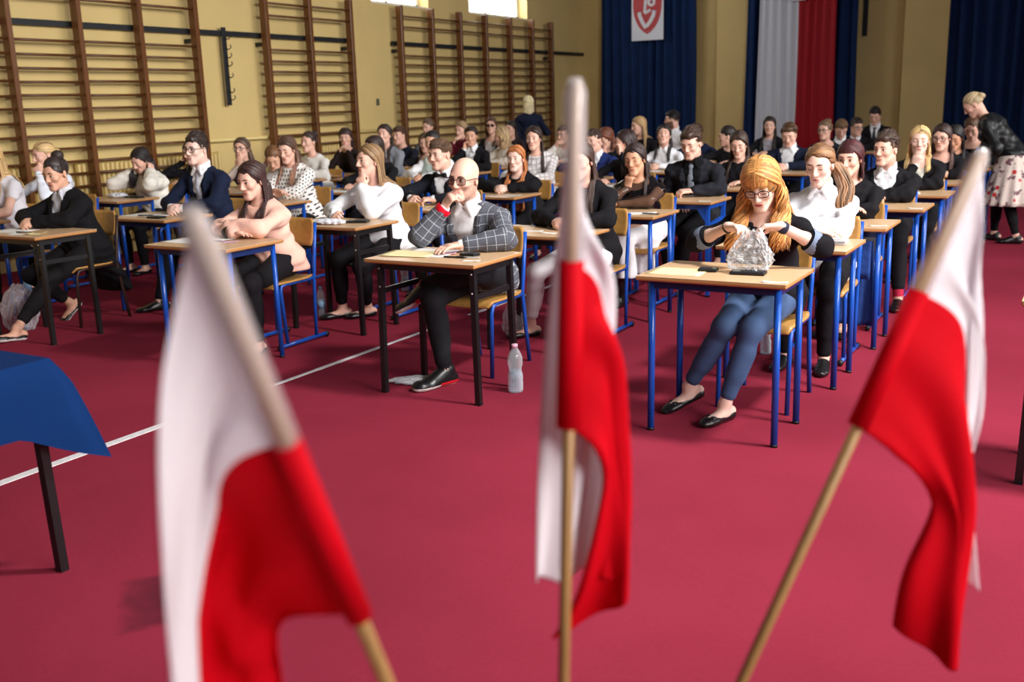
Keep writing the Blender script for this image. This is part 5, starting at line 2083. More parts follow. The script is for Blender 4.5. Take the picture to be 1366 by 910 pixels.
L = lambda **k: k
PEOPLE = [
    # id, k, x, z, voxel, short tag, label, pose, look, desk x, desk kind, chair kind
    ('e0', 0, -1.43, 1.131, N1, 'black blazer and jeans', 'person in black blazer, jeans and glasses opening a clear plastic bag at front desk',
     L(pitch=27, yaw=2, roll=-3, eyes='down', glasses='black', skin='pale', brow=(150, 100, 60), iris='blue', lips='red',
       armR=L(w=(-0.075, -0.43, 0.955), d=(0.85, -0.45, 0.05), n=(0.1, -0.25, -1), curl=0.7, hint=(-1, -0.1, -0.45)),
       armL=L(w=(0.165, -0.42, 0.965), d=(-0.9, -0.4, 0.0), n=(-0.1, -0.25, -1), curl=0.75, hint=(1, -0.1, -0.5)),
       legL=L(a=(-0.07, -0.45, 0.088), t=(-0.35, -1, 0), hint=(0.1, -0.9, 0.6)), legR=L(a=(-0.29, -0.36, 0.13), t=(-0.7, -0.8, -0.35), hint=(0.5, -0.9, 0.7))),
     L(hair=('curly', (190, 134, 76), L(length=0.30, wave=0.024, fringe=0.55, vol=1.14, n=900, tip=1.2, flare=0.16, front=0.6)),
       top=[up('top', rgb=BLK, neck='low', sleeve=0.6, o=0.005), up('blazer', rgb=BLK, o=0.017, sleeve=1.2, neck='open', opening=(0.25, 0.075), lapel=True, hem=0.475)],
       bottom=('trousers', BLK, L(m=denim, o=0.006, to=1.86)), shoes='flat',
       bands=[('cuff', 1, 0.22, 0.055, cloth((120, 132, 156)), 0.053), ('cuff', -1, 0.22, 0.055, cloth((120, 132, 156)), 0.053), ('wristband', 1, 0.93, 0.035, mat('band_navy', (34, 34, 58), 0.8)), ('bracelet', -1, 0.95, 0.012, blackband)]),
     -1.477, 'blue', 'fourleg'),
    ('e1', 1, -1.40, 1.160, N2, 'white shirt at the second aisle desk', 'person in white shirt with folded arms at the second desk behind the clear plastic bag',
     L(pitch=16, yaw=-3, eyes='down', skin='pale', armL='over', armR='cross', ponyside=1),
     L(hair=('pony', (128, 92, 62), L(length=0.34, wave=0.008, tie=(0.045, 0.10, -0.02))), top=[up('shirt', rgb=WHT, neck='collar', collar=True, bag=0.008, hem=0.42)], bottom=('trousers', BLK), shoes='oxford'), -1.45, 'blue', 'sled'),
    ('e2', 1.95, -1.44, 1.134, N2, 'black round-neck jumper and skirt', 'person in black round-neck jumper and black skirt, third in the aisle row',
     L(pitch=8, yaw=-6, skin='fair', armL='cross', armR='over', legL=L(a=(0.05, -0.42, 0.088)), legR=L(a=(-0.05, -0.42, 0.088))),
     L(hair=('bob', (70, 34, 36), L(length=0.14, cover=0.006, fringe=0.3)), top=[up('jumper', rgb=BLK, neck='round')], bottom=('skirt', (40, 36, 40), (0.1, 0.02)), shoes='flat'), -1.43, 'blue', 'sled'),
    ('e3', 3, -1.41, 1.134, N2, 'black suit and open white shirt', 'person in black suit and open white shirt, fourth in the aisle row, looking left',
     L(sex='m', pitch=2, yaw=-20, skin='fair', armL='cross', armR='clasp', legL=L(a=(0.2, -0.5, 0.088), t=(0.1, -1, 0))),
     L(hair=('short', (70, 52, 42), L(brush=(0.2, 1, 0.5), lift=0.012)), top=suit(BLK, WHT, None, 0.3, 0.085), shoes='oxford', socks=(176, 40, 66), bottom=('trousers', BLK, L(to=1.8))), -1.379, 'blue', 'sled'),
    ('e4', 4, -1.33, 1.152, N2, 'black cardigan, hand under chin', 'person in black cardigan, eyes closed, chin on hand, fifth in the aisle row',
     L(pitch=4, yaw=8, eyes='down', skin='pale', brow=(150, 120, 90), armR='chin', armL='cross'),
     L(hair=('long', BL, L(length=0.22, wave=0.006, front=0.4)), top=[up('top', rgb=(214, 212, 200), neck='low'), up('cardigan', rgb=BLK, o=0.013, sleeve=1.9, neck='open', opening=(0.2, 0.07))]), -1.36, 'blue', 'sled'),
    ('e5', 5.05, -1.30, 1.129, N3, 'low-necked black top', 'person in low-necked black top and dark glasses, sixth in the aisle row',
     L(pitch=8, yaw=-8, glasses='black', skin='fair', armR='flat', armL='cross'),
     L(hair=('long', (56, 40, 36), L(length=0.30, wave=0.006, tip=3.5)), top=[up('top', rgb=BLK, neck='low', sleeve=1.3)]), -1.42, 'blue', 'sled'),
    ('e6', 5.95, -1.30, 1.088, N3, 'black jumper beside the blue bottle', 'person in black jumper with lowered head, seventh in the aisle row',
     L(pitch=22, yaw=-8, eyes='down', skin='tan', armR='flat', armL='cross'), L(hair=('long', (30, 25, 26), L(length=0.30, front=0.5)), top=[up('jumper', rgb=BLK, neck='round')]), -1.37, 'blue', 'sled'),
    ('e7', 6.9, -1.25, 1.141, N3, 'black jumper under the leaning teacher', 'person in black jumper looking down, writing beneath the leaning leather jacket',
     L(pitch=26, yaw=-6, eyes='down', skin='fair', armR='write', armL='flat'), L(hair=('bun', (92, 64, 46), L(tie=(0, 0.09, 0.1), wave=0.01)), top=[up('jumper', rgb=BLK, neck='low')]), -1.33, 'blue', 'sled'),
    ('d0', 0, -3.14, 1.140, N1, 'grey windowpane blazer', 'person in grey windowpane blazer, fist at mouth, ankle resting on knee',
     L(sex='m', pitch=5, yaw=4, roll=4, glasses='dark', skin='fair', beard=(184, 142, 124), gaze=-1, armR=L(p='mouth', off=(-0.01, 0.0, 0.0)), armL=L(p='flat', off=(0.02, 0.0, 0)),
       legR=L(a=(-0.0, -0.46, 0.088), t=(-0.3, -1, 0)), legL=L(a=(-0.19, -0.36, 0.545), t=(-0.82, -0.25, -0.42), up=(-0.4, -0.1, 0.9), hint=(1, -0.55, 0.35))),
     L(top=[up('shirt', rgb=(236, 234, 236), neck='collar', collar=True, cuff=1), up('blazer', o=0.018, sleeve=1.84, neck='open', opening=(0.22, 0.105), lapel=True, hem=0.475, m=windowp, puv=True, tails=(0.24, 0.10))],
       bottom=('trousers', (30, 30, 34), L(o=0.01, to=1.88)), shoes='sneaker', bands=[('wristband', -1, 0.955, 0.042, mat('band_red', (206, 16, 40), 0.4), 0.043)]), -3.055, 'black', 'fourleg'),
    ('d1', 1.05, -2.94, 1.173, N2, 'black blazer and white trousers', 'person in black blazer and white trousers, half hidden behind the middle flag',
     L(pitch=10, yaw=4, skin='fair', armL='clasp', armR='clasp', legR=L(a=(-0.33, -0.30, 0.088), t=(-0.7, -1, 0), hint=(-0.2, -0.9, 0.5)), legL=L(a=(-0.06, -0.34, 0.088))),
     L(hair=('long', (66, 46, 40), L(length=0.36, front=0.5)), top=[up('top', rgb=BLK, neck='round', sleeve=0.5, o=.005), up('blazer', rgb=BLK, o=0.016, sleeve=1.9, neck='open', opening=(0.3, 0.06), lapel=True, hem=0.475)], bottom=('trousers', (216, 210, 216), L(o=0.008, to=1.8)), shoes='flat'), -3.03, 'black', 'sled'),
    ('d2', 2.15, -3.05, 1.112, N2, 'sheer black top and white skirt', 'person in sheer black top, white skirt and boots, cheek on hand, eyes lowered',
     L(pitch=8, yaw=2, roll=-4, eyes='down', skin='tan', armR=L(p='chin', off=(-0.03, 0.0, 0.0)), armL='cross', legR=L(a=(-0.06, -0.3, 0.088), t=(-0.2, -1, 0)), legL=L(a=(-0.07, -0.47, 0.26), t=(0, -0.5, -0.9), hint=(-0.3, -0.9, 0.7))),
     L(hair=('long', (50, 36, 34), L(length=0.30, front=0.25)), top=[up('bodice', rgb=BLK, neck='low', sleeve=0, o=0.004), up('sheer_top', m=SHEER, o=0.008, neck='round')], bottom=('skirt', (232, 230, 234), (0.30, 0.05)), shoes='boot'), -3.0, 'blue', 'sled'),
    ('d3', 3.15, -2.99, 1.178, N2, 'black suit, black shirt and grey tie', 'person in black suit, black shirt and grey tie, looking down',
     L(sex='m', pitch=17, yaw=-4, eyes='down', skin='fair', armL='fist', armR='lap', wide=1.04, legL=L(a=(-0.05, -0.3, 0.088))),
     L(hair=('short', (70, 50, 40), L(brush=(0.7, 0.6, 0.5), lift=0.013)), top=suit((34, 35, 42), (15, 15, 18), (120, 128, 140), 0.3, 0.085), shoes='oxford', bottom=('trousers', BLK)), -2.946, 'gusset', 'sled'),
    ('d4', 4.2, -2.93, 1.118, N3, 'black jumper behind the grey tie', 'person in plain black jumper reading with lowered eyes, fifth desk from the bald person',
     L(pitch=18, yaw=8, eyes='down', skin='fair', armL='flat', armR='flat'), L(hair=('long', (58, 42, 36), L(length=0.34, front=0.5)), top=[up('jumper', rgb=BLK, neck='round')]), None, 'blue', 'sled'),
    ('d6', 6, -2.97, 1.131, N3, 'navy blazer before the red banner', 'person in navy blazer and white shirt, hands clasped, before the red banner half',
     L(sex='m', pitch=22, yaw=6, eyes='down', skin='fair', armL='clasp', armR='clasp'), L(hair=('short', (96, 68, 48), L(brush=(0.8, -0.3, 0.3), lift=0.011)), top=suit(NVY, WHT, None, 0.25, 0.1)), None, 'blue', 'sled'),
    ('d5', 6.9, -3.97, 1.084, F1, 'black clothes turned away', 'person in black clothes turned away, before the white banner edge',
     L(pitch=10, yaw=-70, skin='fair'), L(hair=('pony', (40, 32, 30), L(length=0.2)), top=[up('jumper', rgb=BLK, neck='round')]), None, 'blue', 'sled'),
    ('d7', 8.5, -3.93, 1.153, F1, 'black jacket before the white banner', 'person in black jacket and grey top before the white half of the banner',
     L(pitch=2, yaw=12, skin='fair', armL='clasp', armR='flat'), L(hair=('long', DK, L(length=0.32, front=0.5)), top=[up('top', rgb=(170, 166, 176), neck='round', sleeve=0), up('jacket', rgb=BLK, o=0.014, sleeve=1.9, neck='open', opening=(0.2, 0.08))]), None, 'blue', 'sled'),
    ('d8', 7.9, -3.05, 1.107, F1, 'dark jacket and clear glasses', 'person in dark jacket and thin glasses looking left, right of the red banner',
     L(pitch=4, yaw=-14, glasses='black', skin='fair', armL='clasp', armR='clasp'), L(hair=('bun', (110, 84, 62), L(tie=(0, 0.08, 0.11))), top=[up('jacket', rgb=(34, 40, 46), neck='low')]), None, 'blue', 'sled'),
    ('d9', 8.9, -3.08, 1.088, F1, 'black jacket with bowed head', 'person in black jacket and white collar with deeply bowed head, right of thin glasses',
     L(sex='m', pitch=32, yaw=20, eyes='down', skin='fair'), L(hair=('short', (120, 92, 66), L(brush=(0.2, -1, 0.2))), top=suit(BLK, WHT)), None, 'blue', 'sled'),
    ('d10', 9.8, -3.07, 1.075, F1, 'black suit and glasses at the back', 'person in black suit and dark glasses turned right, near the back wall',
     L(sex='m', pitch=6, yaw=40, glasses='black', skin='fair'), L(hair=('short', (54, 40, 34), L(brush=(0.3, 1, 0.3))), top=suit(BLK, WHT)), None, 'blue', 'sled'),
    ('d11', 10.8, -3.02, 1.204, F1, 'black suit and tie at the back', 'person in black suit and tie looking down, last before the pilaster',
     L(sex='m', pitch=20, yaw=0, eyes='down', skin='fair'), L(hair=('short', DK, L(brush=(-0.4, 1, 0.5), lift=0.011)), top=suit(BLK, WHT, (40, 42, 56))), None, 'blue', 'sled'),
    ('c0', 0, -4.77, 1.111, N1, 'pale pink blouse', 'person in pale pink blouse resting on folded arms with black wrist cuff',
     L(pitch=13, yaw=2, skin='fair', eyes='open', armL='over', armR='cross', gaze=-0.5),
     L(hair=('long', (58, 36, 34), L(length=0.38, front=0.75, part=0.0)), top=[up('blouse', rgb=(236, 186, 168), neck='round', bag=0.006, hem=0.50, tails=(0.16, 0.13), o=0.011)], bottom=('trousers', (24, 22, 26)), shoes='flat', bands=[('wristband', -1, 0.8, 0.065, blackband, 0.05)]), -4.77, 'blue', 'sled'),
    ('c1', 1.05, -4.66, 1.167, N1, 'white blouse, fist under chin', 'person in loose white blouse, fist under chin, holding a pen',
     L(pitch=0, yaw=-18, skin='fair', armL=L(p='chin', off=(0.0, 0.0, 0.0)), armR='write', legL=L(a=(-0.08, -0.2, 0.088), t=(-0.6, -1, 0)), legR=L(a=(-0.24, -0.3, 0.088), t=(-0.6, -1, 0))),
     L(hair=('long', (134, 104, 72), L(length=0.42, front=0.0)), top=[up('blouse', rgb=(236, 236, 240), neck='round', bag=0.012, o=0.012, hem=0.50, tails=(0.20, 0.12))], bottom=('trousers', (24, 22, 26), L(to=1.85)), shoes='flat', bands=[('bracelet', 1, 0.97, 0.006, blackband)]), -4.68, 'black', 'sled'),
    ('c2', 2.1, -4.77, 1.148, N2, 'black suit and bow tie', 'person in black suit and bow tie looking left, holding a pen in both hands',
     L(sex='m', pitch=4, yaw=-10, skin='fair', armR='write', armL='fist'), L(hair=('crop', (96, 70, 52), L(brush=(0.2, -1, 0.2), lift=0.012)), top=suit((26, 28, 36), WHT, None, 0.35, 0.07) + [up('bow', rgb=BLK)], shoes='oxford'), -4.72, 'blue', 'sled'),
    ('c3', 3.15, -4.68, 1.051, N2, 'black blazer, long hair over both shoulders', 'person in black blazer with clasped hands, right of the windowpane blazer shoulder',
     L(pitch=2, yaw=10, skin='pale', armL='clasp', armR='clasp', brow=(130, 80, 50)), L(hair=('long', (172, 104, 58), L(length=0.40, front=0.85, tip=1.2)), top=[up('top', rgb=BLK, neck='round', sleeve=0, o=.005), up('blazer', rgb=BLK, o=0.016, sleeve=1.9, neck='open', opening=(0.3, 0.05), lapel=True, hem=0.475)]), -4.7, 'blue', 'sled'),
    ('c4', 4.1, -5.03, 1.193, N3, 'black and white tweed jacket', 'person in black and white tweed jacket, body turned right, face forward',
     L(pitch=2, yaw=12, skin='fair', armL='clasp', armR='clasp', twist=20), L(hair=('long', (58, 42, 38), L(length=0.32, front=0.5)), top=[up('jacket', m=tweedm, puv=True, o=0.014, neck='round')]), None, 'blue', 'sled'),
    ('c7', 4.2, -4.07, 1.145, N3, 'black jumper, head turned away', 'person in black jumper turned away, hand raised to the hair, left of white shirt',
     L(pitch=6, yaw=-65, skin='fair', armL='ear', armR='flat'), L(hair=('long', (52, 36, 36), L(length=0.28, front=0.2)), top=[up('jumper', rgb=BLK, neck='round')]), None, 'blue', 'sled'),
    ('c5b', 5.05, -4.83, 1.124, N3, 'blue blazer behind the middle flag', 'person in bright navy blazer partly hidden by the top of the middle flag',
     L(sex='m', pitch=8, yaw=-10, skin='fair', armL='clasp', armR='flat'), L(hair=('crop', (70, 50, 42), L()), top=suit((30, 44, 98), WHT)), None, 'blue', 'sled'),
    ('c7b', 6, -4.41, 1.136, N3, 'white shirt, head tilted back', 'person in white collared shirt with head tilted back and hands together',
     L(pitch=-14, yaw=16, skin='fair', armL='clasp', armR='clasp'), L(hair=('long', (48, 38, 38), L(length=0.24, front=0.3, wave=0.006)), top=[up('shirt', rgb=WHT, neck='collar', collar=True)]), None, 'blue', 'sled'),
    ('c6', 6.1, -5.19, 1.103, N3, 'black jumper with white collar', 'person in black jumper with white collar, hands covering the face',
     L(pitch=24, yaw=-20, eyes='down', skin='fair', armL='face', armR='face'), L(hair=('curly', (112, 62, 44), L(length=0.16, wave=0.014, fringe=0.4, vol=1.06)), top=[up('jumper', rgb=BLK, neck='round'), up('collar', rgb=WHT, o=0.02, sleeve=0, neck='round', hem=0.985, low=False)]), None, 'blue', 'sled'),
    ('c5', 6.9, -6.18, 1.122, F1, 'white jumper and glasses', 'person in white jumper and glasses, hand at mouth, left of the middle flag tip',
     L(sex='m', pitch=4, yaw=-12, glasses='clear', skin='fair', armR='mouth', armL='flat'), L(hair=('short', BR, L()), top=[up('jumper', rgb=(232, 226, 222), neck='round')]), None, 'blue', 'sled'),
    ('c8', 7.6, -5.43, 1.204, F1, 'black jacket before the left curtain', 'person in black jacket turned left before the left navy curtain',
     L(pitch=8, yaw=-40, skin='fair'), L(hair=('long', (166, 134, 92), L(length=0.30, front=0.4)), top=[up('jacket', rgb=BLK, neck='round')]), None, 'blue', 'sled'),
    ('c8b', 7.5, -4.59, 1.101, F1, 'navy jacket behind the grey tie', 'person in navy jacket mostly hidden behind the person with grey tie',
     L(sex='m', pitch=6, yaw=-10, skin='fair'), L(hair=('short', BR, L()), top=[up('jacket', rgb=(28, 36, 66), neck='round')]), None, 'blue', 'sled'),
    ('c9', 9, -5.52, 1.243, F1, 'white shirt, turned left at the back', 'person in white shirt turned left, seen from behind before the left curtain',
     L(sex='m', pitch=4, yaw=-75, skin='fair', beard=(112, 84, 72), twist=-30), L(hair=('short', (34, 28, 28), L(brush=(0, 1, 0.3))), top=[up('shirt', rgb=WHT, neck='collar', collar=True)]), None, 'blue', 'sled'),
    ('b0', 0, -6.72, 1.136, N1, 'long black cardigan', 'person in long black cardigan and white shirt with clasped hands, legs stretched out',
     L(pitch=14, yaw=12, skin='warm', eyes='open', armL='clasp', armR='clasp', gaze=-0.6, legL=L(a=(0.12, -0.74, 0.088), t=(-0.2, -1, 0.1), hint=(0, -0.4, 0.9)), legR=L(a=(-0.2, -0.06, 0.13), t=(-0.1, -0.75, -0.6))),
     L(hair=('bun', (50, 38, 36), L(tie=(0, 0.075, 0.125), wave=0.01)), top=[up('shirt', rgb=(206, 206, 214), neck='collar', collar=True, o=0.008), up('cardigan', rgb=(20, 19, 22), o=0.022, sleeve=1.95, neck='open', opening=(0.1, 0.06), hem=0.2, tails=(0.34, 0.21))], bottom=('trousers', (24, 22, 25), L(to=1.8)), shoes='slip'), -6.53, 'black', 'brown'),
    ('b1', 1, -6.36, 1.255, N2, 'navy suit and pale tie', 'person in navy suit, pale tie and black glasses with hands folded on desk',
     L(sex='m', pitch=1, yaw=6, glasses='black', skin='pale', armL='clasp', armR='clasp', legR=L(a=(-0.14, -0.58, 0.088), t=(-0.5, -1, 0)), legL=L(a=(0.1, -0.45, 0.088))),
     L(hair=('short', (56, 42, 36), L(brush=(0.3, 0.9, 0.5), lift=0.012)), top=suit((24, 32, 54), WHT, (176, 176, 188), 0.3, 0.07), bottom=('trousers', (22, 22, 28), L(o=0.014)), shoes='oxford'), -6.464, 'blue', 'sled'),
    ('b2', 2.1, -6.44, 1.194, N2, 'polka dot blouse', 'person in white polka dot blouse looking down with forearms on the desk',
     L(pitch=16, yaw=14, eyes='down', skin='fair', armL='cross', armR='over', wide=1.06), L(hair=('long', (84, 60, 48), L(length=0.30, front=0.6, tip=4.5)), top=[up('blouse', m=dotsm, puv=True, o=0.014, sleeve=1.35, neck='round', bag=0.008, hem=0.5, tails=(0.12, 0.1))]), None, 'blue', 'sled'),
    ('b3', 3.2, -6.34, 1.148, N3, 'black top behind the white blouse', 'person in black top mostly hidden behind the white blouse',
     L(pitch=8, yaw=-20, skin='fair', armL='clasp', armR='flat'), L(hair=('long', (52, 38, 36), L(length=0.32)), top=[up('top', rgb=BLK, neck='round')]), None, 'blue', 'sled'),
    ('b4b', 4.15, -6.31, 1.160, N3, 'pale green vest over white sleeves', 'person in pale green vest over white shirt with hands clasped',
     L(pitch=6, yaw=10, skin='warm', armL='clasp', armR='clasp'), L(hair=('bun', (40, 32, 32), L(tie=(0, 0.1, 0.06))), top=[up('shirt', rgb=WHT, neck='low', bag=0.01), up('vest', rgb=(190, 206, 200), o=0.014, sleeve=0, neck='low')]), None, 'blue', 'sled'),
    ('b4', 5.6, -7.45, 1.09, F1, 'black top left of the pale green vest', 'person in black top turned right, behind the pale green vest',
     L(pitch=10, yaw=20, skin='fair', armL='write', armR='flat'), L(hair=('long', (88, 66, 50), L(length=0.26)), top=[up('top', rgb=BLK, neck='low')]), None, 'blue', 'sled'),
    ('b5', 5.5, -6.70, 1.169, N3, 'black cardigan, fist on cheek', 'person in black cardigan and white shirt leaning cheek on fist',
     L(pitch=6, yaw=22, skin='warm', armR='cheek', armL='flat'), L(hair=('bun', DK, L(tie=(0, 0.12, 0.0))), top=[up('shirt', rgb=WHT, neck='collar', collar=True), up('cardigan', rgb=BLK, o=0.014, sleeve=1.9, neck='open', opening=(0.2, 0.07))]), None, 'blue', 'sled'),
    ('b6', 6.5, -6.88, 1.126, N3, 'beige blazer leaning left', 'person in beige blazer leaning left, face turned away',
     L(pitch=14, yaw=-80, skin='fair', twist=-40, armR='flat', armL=L(p='flat', off=(-0.1, -0.08, 0))), L(hair=('curly', (176, 146, 108), L(length=0.18, wave=0.01, front=0.2)), top=[up('blazer', rgb=(206, 196, 184), o=0.016, neck='round')]), None, 'blue', 'sled'),
    ('cur', 6.9, -7.78, 1.198, F1, 'dark red checked shirt', 'person in dark red shirt with hands before the mouth, at the long wall bars',
     L(pitch=6, yaw=0, skin='fair', armR='face', armL='flat'), L(hair=('curly', (150, 122, 90), L(length=0.06, wave=0.01)), top=[up('shirt', rgb=(92, 24, 38), neck='collar', collar=True)]), None, 'blue', 'sled'),
    ('sun', 7.6, -7.73, 1.235, F1, 'grey top and sunglasses', 'person in grey top, black jacket and sunglasses at the long wall bars',
     L(pitch=-2, yaw=22, glasses='sun', skin='fair'), L(hair=('long', (86, 58, 44), L(length=0.26, front=0.5)), top=[up('top', rgb=(196, 190, 190), neck='low', sleeve=0), up('jacket', rgb=BLK, o=0.014, neck='open', opening=(0.15, 0.11))]), None, 'blue', 'sled'),
    ('dk', 8.5, -7.95, 1.161, F1, 'dark top behind the beige blazer', 'person in dark top behind the person in beige blazer',
     L(pitch=4, yaw=0, skin='fair'), L(hair=('long', DK, L(length=0.28)), top=[up('top', rgb=(46, 36, 40), neck='round')]), None, 'blue', 'sled'),
    ('g', 4.6, -7.30, 1.230, N3, 'grey knitted cardigan', 'person in grey knitted cardigan, chin raised, left of the black-dressed neighbours',
     L(pitch=-4, yaw=14, skin='fair', armL='clasp', armR='clasp'), L(hair=('long', (54, 42, 38), L(length=0.30, wave=0.01, front=0.3)), top=[up('top', rgb=WHT, neck='round', sleeve=0), up('cardigan', rgb=(138, 142, 150), o=0.016, neck='open', opening=(0.1, 0.07))]), None, 'blue', 'sled'),
    ('a0', 0.2, -7.81, 1.224, N2, 'white cap-sleeve shirt', 'person in white cap-sleeve shirt cut off by the left edge of the photo',
     L(pitch=12, yaw=4, skin='fair', armL='flat', armR='flat'), L(hair=('long', (196, 160, 108), L(length=0.30, front=0.2)), top=[up('shirt', rgb=(226, 222, 228), neck='round', sleeve=0.35, o=0.012)]), None, 'blue', 'sled'),
    ('a1', 1, -8.29, 1.212, N2, 'white shirt, hand at mouth', 'person in white long-sleeved shirt, hand at mouth, near the left edge',
     L(pitch=12, yaw=-8, skin='fair', armL=L(p='mouth', off=(0.01, 0, 0)), armR=L(p='write', off=(-0.06, -0.08, 0.02))), L(hair=('bun', (192, 160, 110), L(tie=(0, 0.12, 0.0))), top=[up('shirt', rgb=(222, 226, 238), neck='low', hem=0.5)], bands=[('bracelet', 1, 0.95, 0.008, blackband)]), None, 'blue', 'sled'),
    ('a2', 2, -8.26, 1.101, N2, 'cream blouse, hands over ears', 'person in cream blouse with both hands over ears, head bowed',
     L(pitch=28, yaw=0, eyes='down', skin='fair', armL='ear', armR='ear'), L(hair=('long', (36, 28, 30), L(length=0.26, front=0.5)), top=[up('blouse', rgb=(232, 226, 216), neck='round', bag=0.016, o=0.014)], bands=[('wristwatch', 1, 0.94, 0.022, mat('strap_white', (220, 214, 206), 0.5)), ('bracelet', -1, 0.95, 0.01, blackband)]), None, 'blue', 'sled'),
    ('a2b', 3.3, -9.02, 1.108, N3, 'black jumper by the radiator', 'person in black jumper, hand to ear, hidden behind the navy suit',
     L(pitch=14, yaw=0, skin='warm', armR='ear', armL='flat'), L(hair=('long', DK, L(length=0.2)), top=[up('jumper', rgb=BLK, neck='round')]), None, 'blue', 'sled'),
    ('a3', 3.15, -8.08, 1.147, N3, 'pale pink sleeves and dark vest', 'person in dark vest, pale sleeves and dark glasses, chin resting on both hands',
     L(pitch=-2, yaw=18, glasses='black', skin='fair', armR='chin', armL='chin'), L(hair=('long', (92, 72, 60), L(length=0.22, front=0.2)), top=[up('blouse', rgb=(222, 202, 196), neck='round'), up('vest', rgb=(88, 104, 142), o=0.014, sleeve=0, neck='low')]), None, 'blue', 'sled'),
    ('a3c', 2.9, -7.39, 1.068, N3, 'white shirt, bowed low', 'person in white shirt bowed low, left of the polka dot blouse',
     L(pitch=36, yaw=30, eyes='down', skin='warm', armR=L(p='ear', off=(-0.03, 0.06, 0.04)), armL='flat'), L(hair=('pony', (112, 76, 48), L(length=0.18, tie=(0, 0.09, 0.1))), top=[up('shirt', rgb=WHT, neck='round')]), None, 'blue', 'sled'),
    ('a4', 4.2, -8.09, 1.168, N3, 'white jumper and pearl earring', 'person in white jumper looking left, before the narrow wall bars',
     L(pitch=0, yaw=0, skin='fair', armL='flat', armR='flat'), L(hair=('bun', (58, 42, 38), L(tie=(0.02, 0.09, 0.10))), top=[up('jumper', rgb=(226, 222, 216), neck='round', o=0.012)]), None, 'blue', 'sled'),
    ('a5', 5.05, -8.26, 1.183, N3, 'dark top, hands clasped at the mouth', 'person in dark top with clasped hands raised to the mouth by the wall',
     L(pitch=4, yaw=26, skin='fair', armL='face', armR='face'), L(hair=('bob', (52, 34, 32), L(length=0.12, fringe=0.6, cover=0.004)), top=[up('top', rgb=(44, 34, 34), neck='round')]), None, 'blue', 'sled'),
    ('a6', 6.2, -8.31, 1.161, F1, 'navy jacket left of the long wall bars', 'person in navy jacket mostly hidden behind the grey cardigan',
     L(sex='m', pitch=4, yaw=0, skin='fair'), L(hair=('short', BR, L()), top=[up('jacket', rgb=(26, 30, 46), neck='round')]), None, 'blue', 'sled'),
    ('a7', 7.2, -8.55, 1.238, F1, 'grey top below the wall bars', 'person in grey top below the long wall bars, only head showing',
     L(pitch=8, yaw=0, skin='fair'), L(hair=('bun', (92, 70, 54), L(tie=(0, 0.11, 0.05))), top=[up('top', rgb=(90, 90, 96), neck='round')]), None, 'blue', 'sled'),
]
DESKS = []
for (pid, k, x, z, h, tg, label, sp, look, dx, dk, ck) in PEOPLE:
    #ONLY
    y0 = 4.3 + 1.05 * k
    dx = x if dx is None else dx
    spp = dict(head=(0, -0.18, z), h=h)
    spp.update(sp)
    make_person(pid, (x, y0 + 0.80), 0.0, spp, look, label)
    desk(dk, dx, y0, 'pale wood desk of the person in ' + tg, None)
    chair(ck, x, y0 + (0.74 if ck == 'brown' else 0.765), 'plywood chair under the person in ' + tg, None)
    DESKS.append((pid, dx, y0, tg))
desk('black', 0.13, 4.28, 'pale wood desk on black legs cut off by the right edge', None)

# ---- the two standing teachers
f, r = make_person('t1', (-0.84, 11.65), -PI / 2,
                   dict(head=(0, -0.36, 1.40), pel=(0, 0.06, 0.88), h=N2, pitch=38, yaw=8, eyes='down', skin='fair', ondesk=False,
                        armL=L(w=(0.05, -0.22, 0.88), d=(-0.7, -0.6, -0.3), n=(-0.6, 0.4, -0.6), curl=0.8, hint=(0.7, 0.7, -0.3)), armR=L(w=(-0.06, -0.22, 0.87), d=(0.7, -0.6, -0.3), n=(0.6, 0.4, -0.6), curl=0.8, hint=(-0.7, 0.7, -0.3)),
                        legL=L(a=(0.1, 0.14, 0.09), hint=(0, -1, 0.2)), legR=L(a=(-0.1, -0.08, 0.09), hint=(0, -1, 0.2))),
                   L(hair=('pony', (182, 160, 124), L(length=0.10, tie=(0, 0.11, 0.07))), top=[up('blouse', rgb=(220, 216, 210), neck='round', hem=0.78, o=0.008), up('leather_jacket', m=leather, o=0.018, sleeve=1.9, neck='open', opening=(0.05, 0.05, 0.05), hem=0.80)], bottom=('trousers', (24, 22, 25), L(o=0.004)), shoes='oxford'),
                   'person in black leather jacket and floral skirt leaning over the aisle desks')


def fn_floral(M, u, v):
    return None


def floral():
    t = NT('floral_skirt')
    p = t.n('ShaderNodeBsdfPrincipled', i_Roughness=0.7)
    c = t.n('ShaderNodeTexCoord')
    vo = t.n('ShaderNodeTexVoronoi', i_Scale=9.0)
    t.l(c, 'Object', vo, 'Vector')
    nz = t.n('ShaderNodeTexNoise', i_Scale=14.0, i_Detail=3.0)
    t.l(c, 'Object', nz, 'Vector')
    r1 = t.n('ShaderNodeValToRGB')
    e = r1.color_ramp.elements
    e[0].position, e[0].color = 0.16, srgb(196, 34, 40)
    e[1].position, e[1].color = 0.24, srgb(222, 206, 196)
    t.l(vo, 'Distance', r1, 0)
    r2 = t.n('ShaderNodeValToRGB')
    e = r2.color_ramp.elements
    e[0].position, e[0].color = 0.56, (0, 0, 0, 1)
    e[1].position, e[1].color = 0.60, (1, 1, 1, 1)
    t.l(nz, 0, r2, 0)
    mx = t.n('ShaderNodeMix', data_type='RGBA')
    t.l(r2, 0, mx, 0)
    t.l(r1, 0, mx, 6)
    mx.inputs[7].default_value = srgb(120, 84, 92)
    t.l(mx, 2, p, 'Base Color')
    t.l(p, 0, t.out, 0)
    return t.m


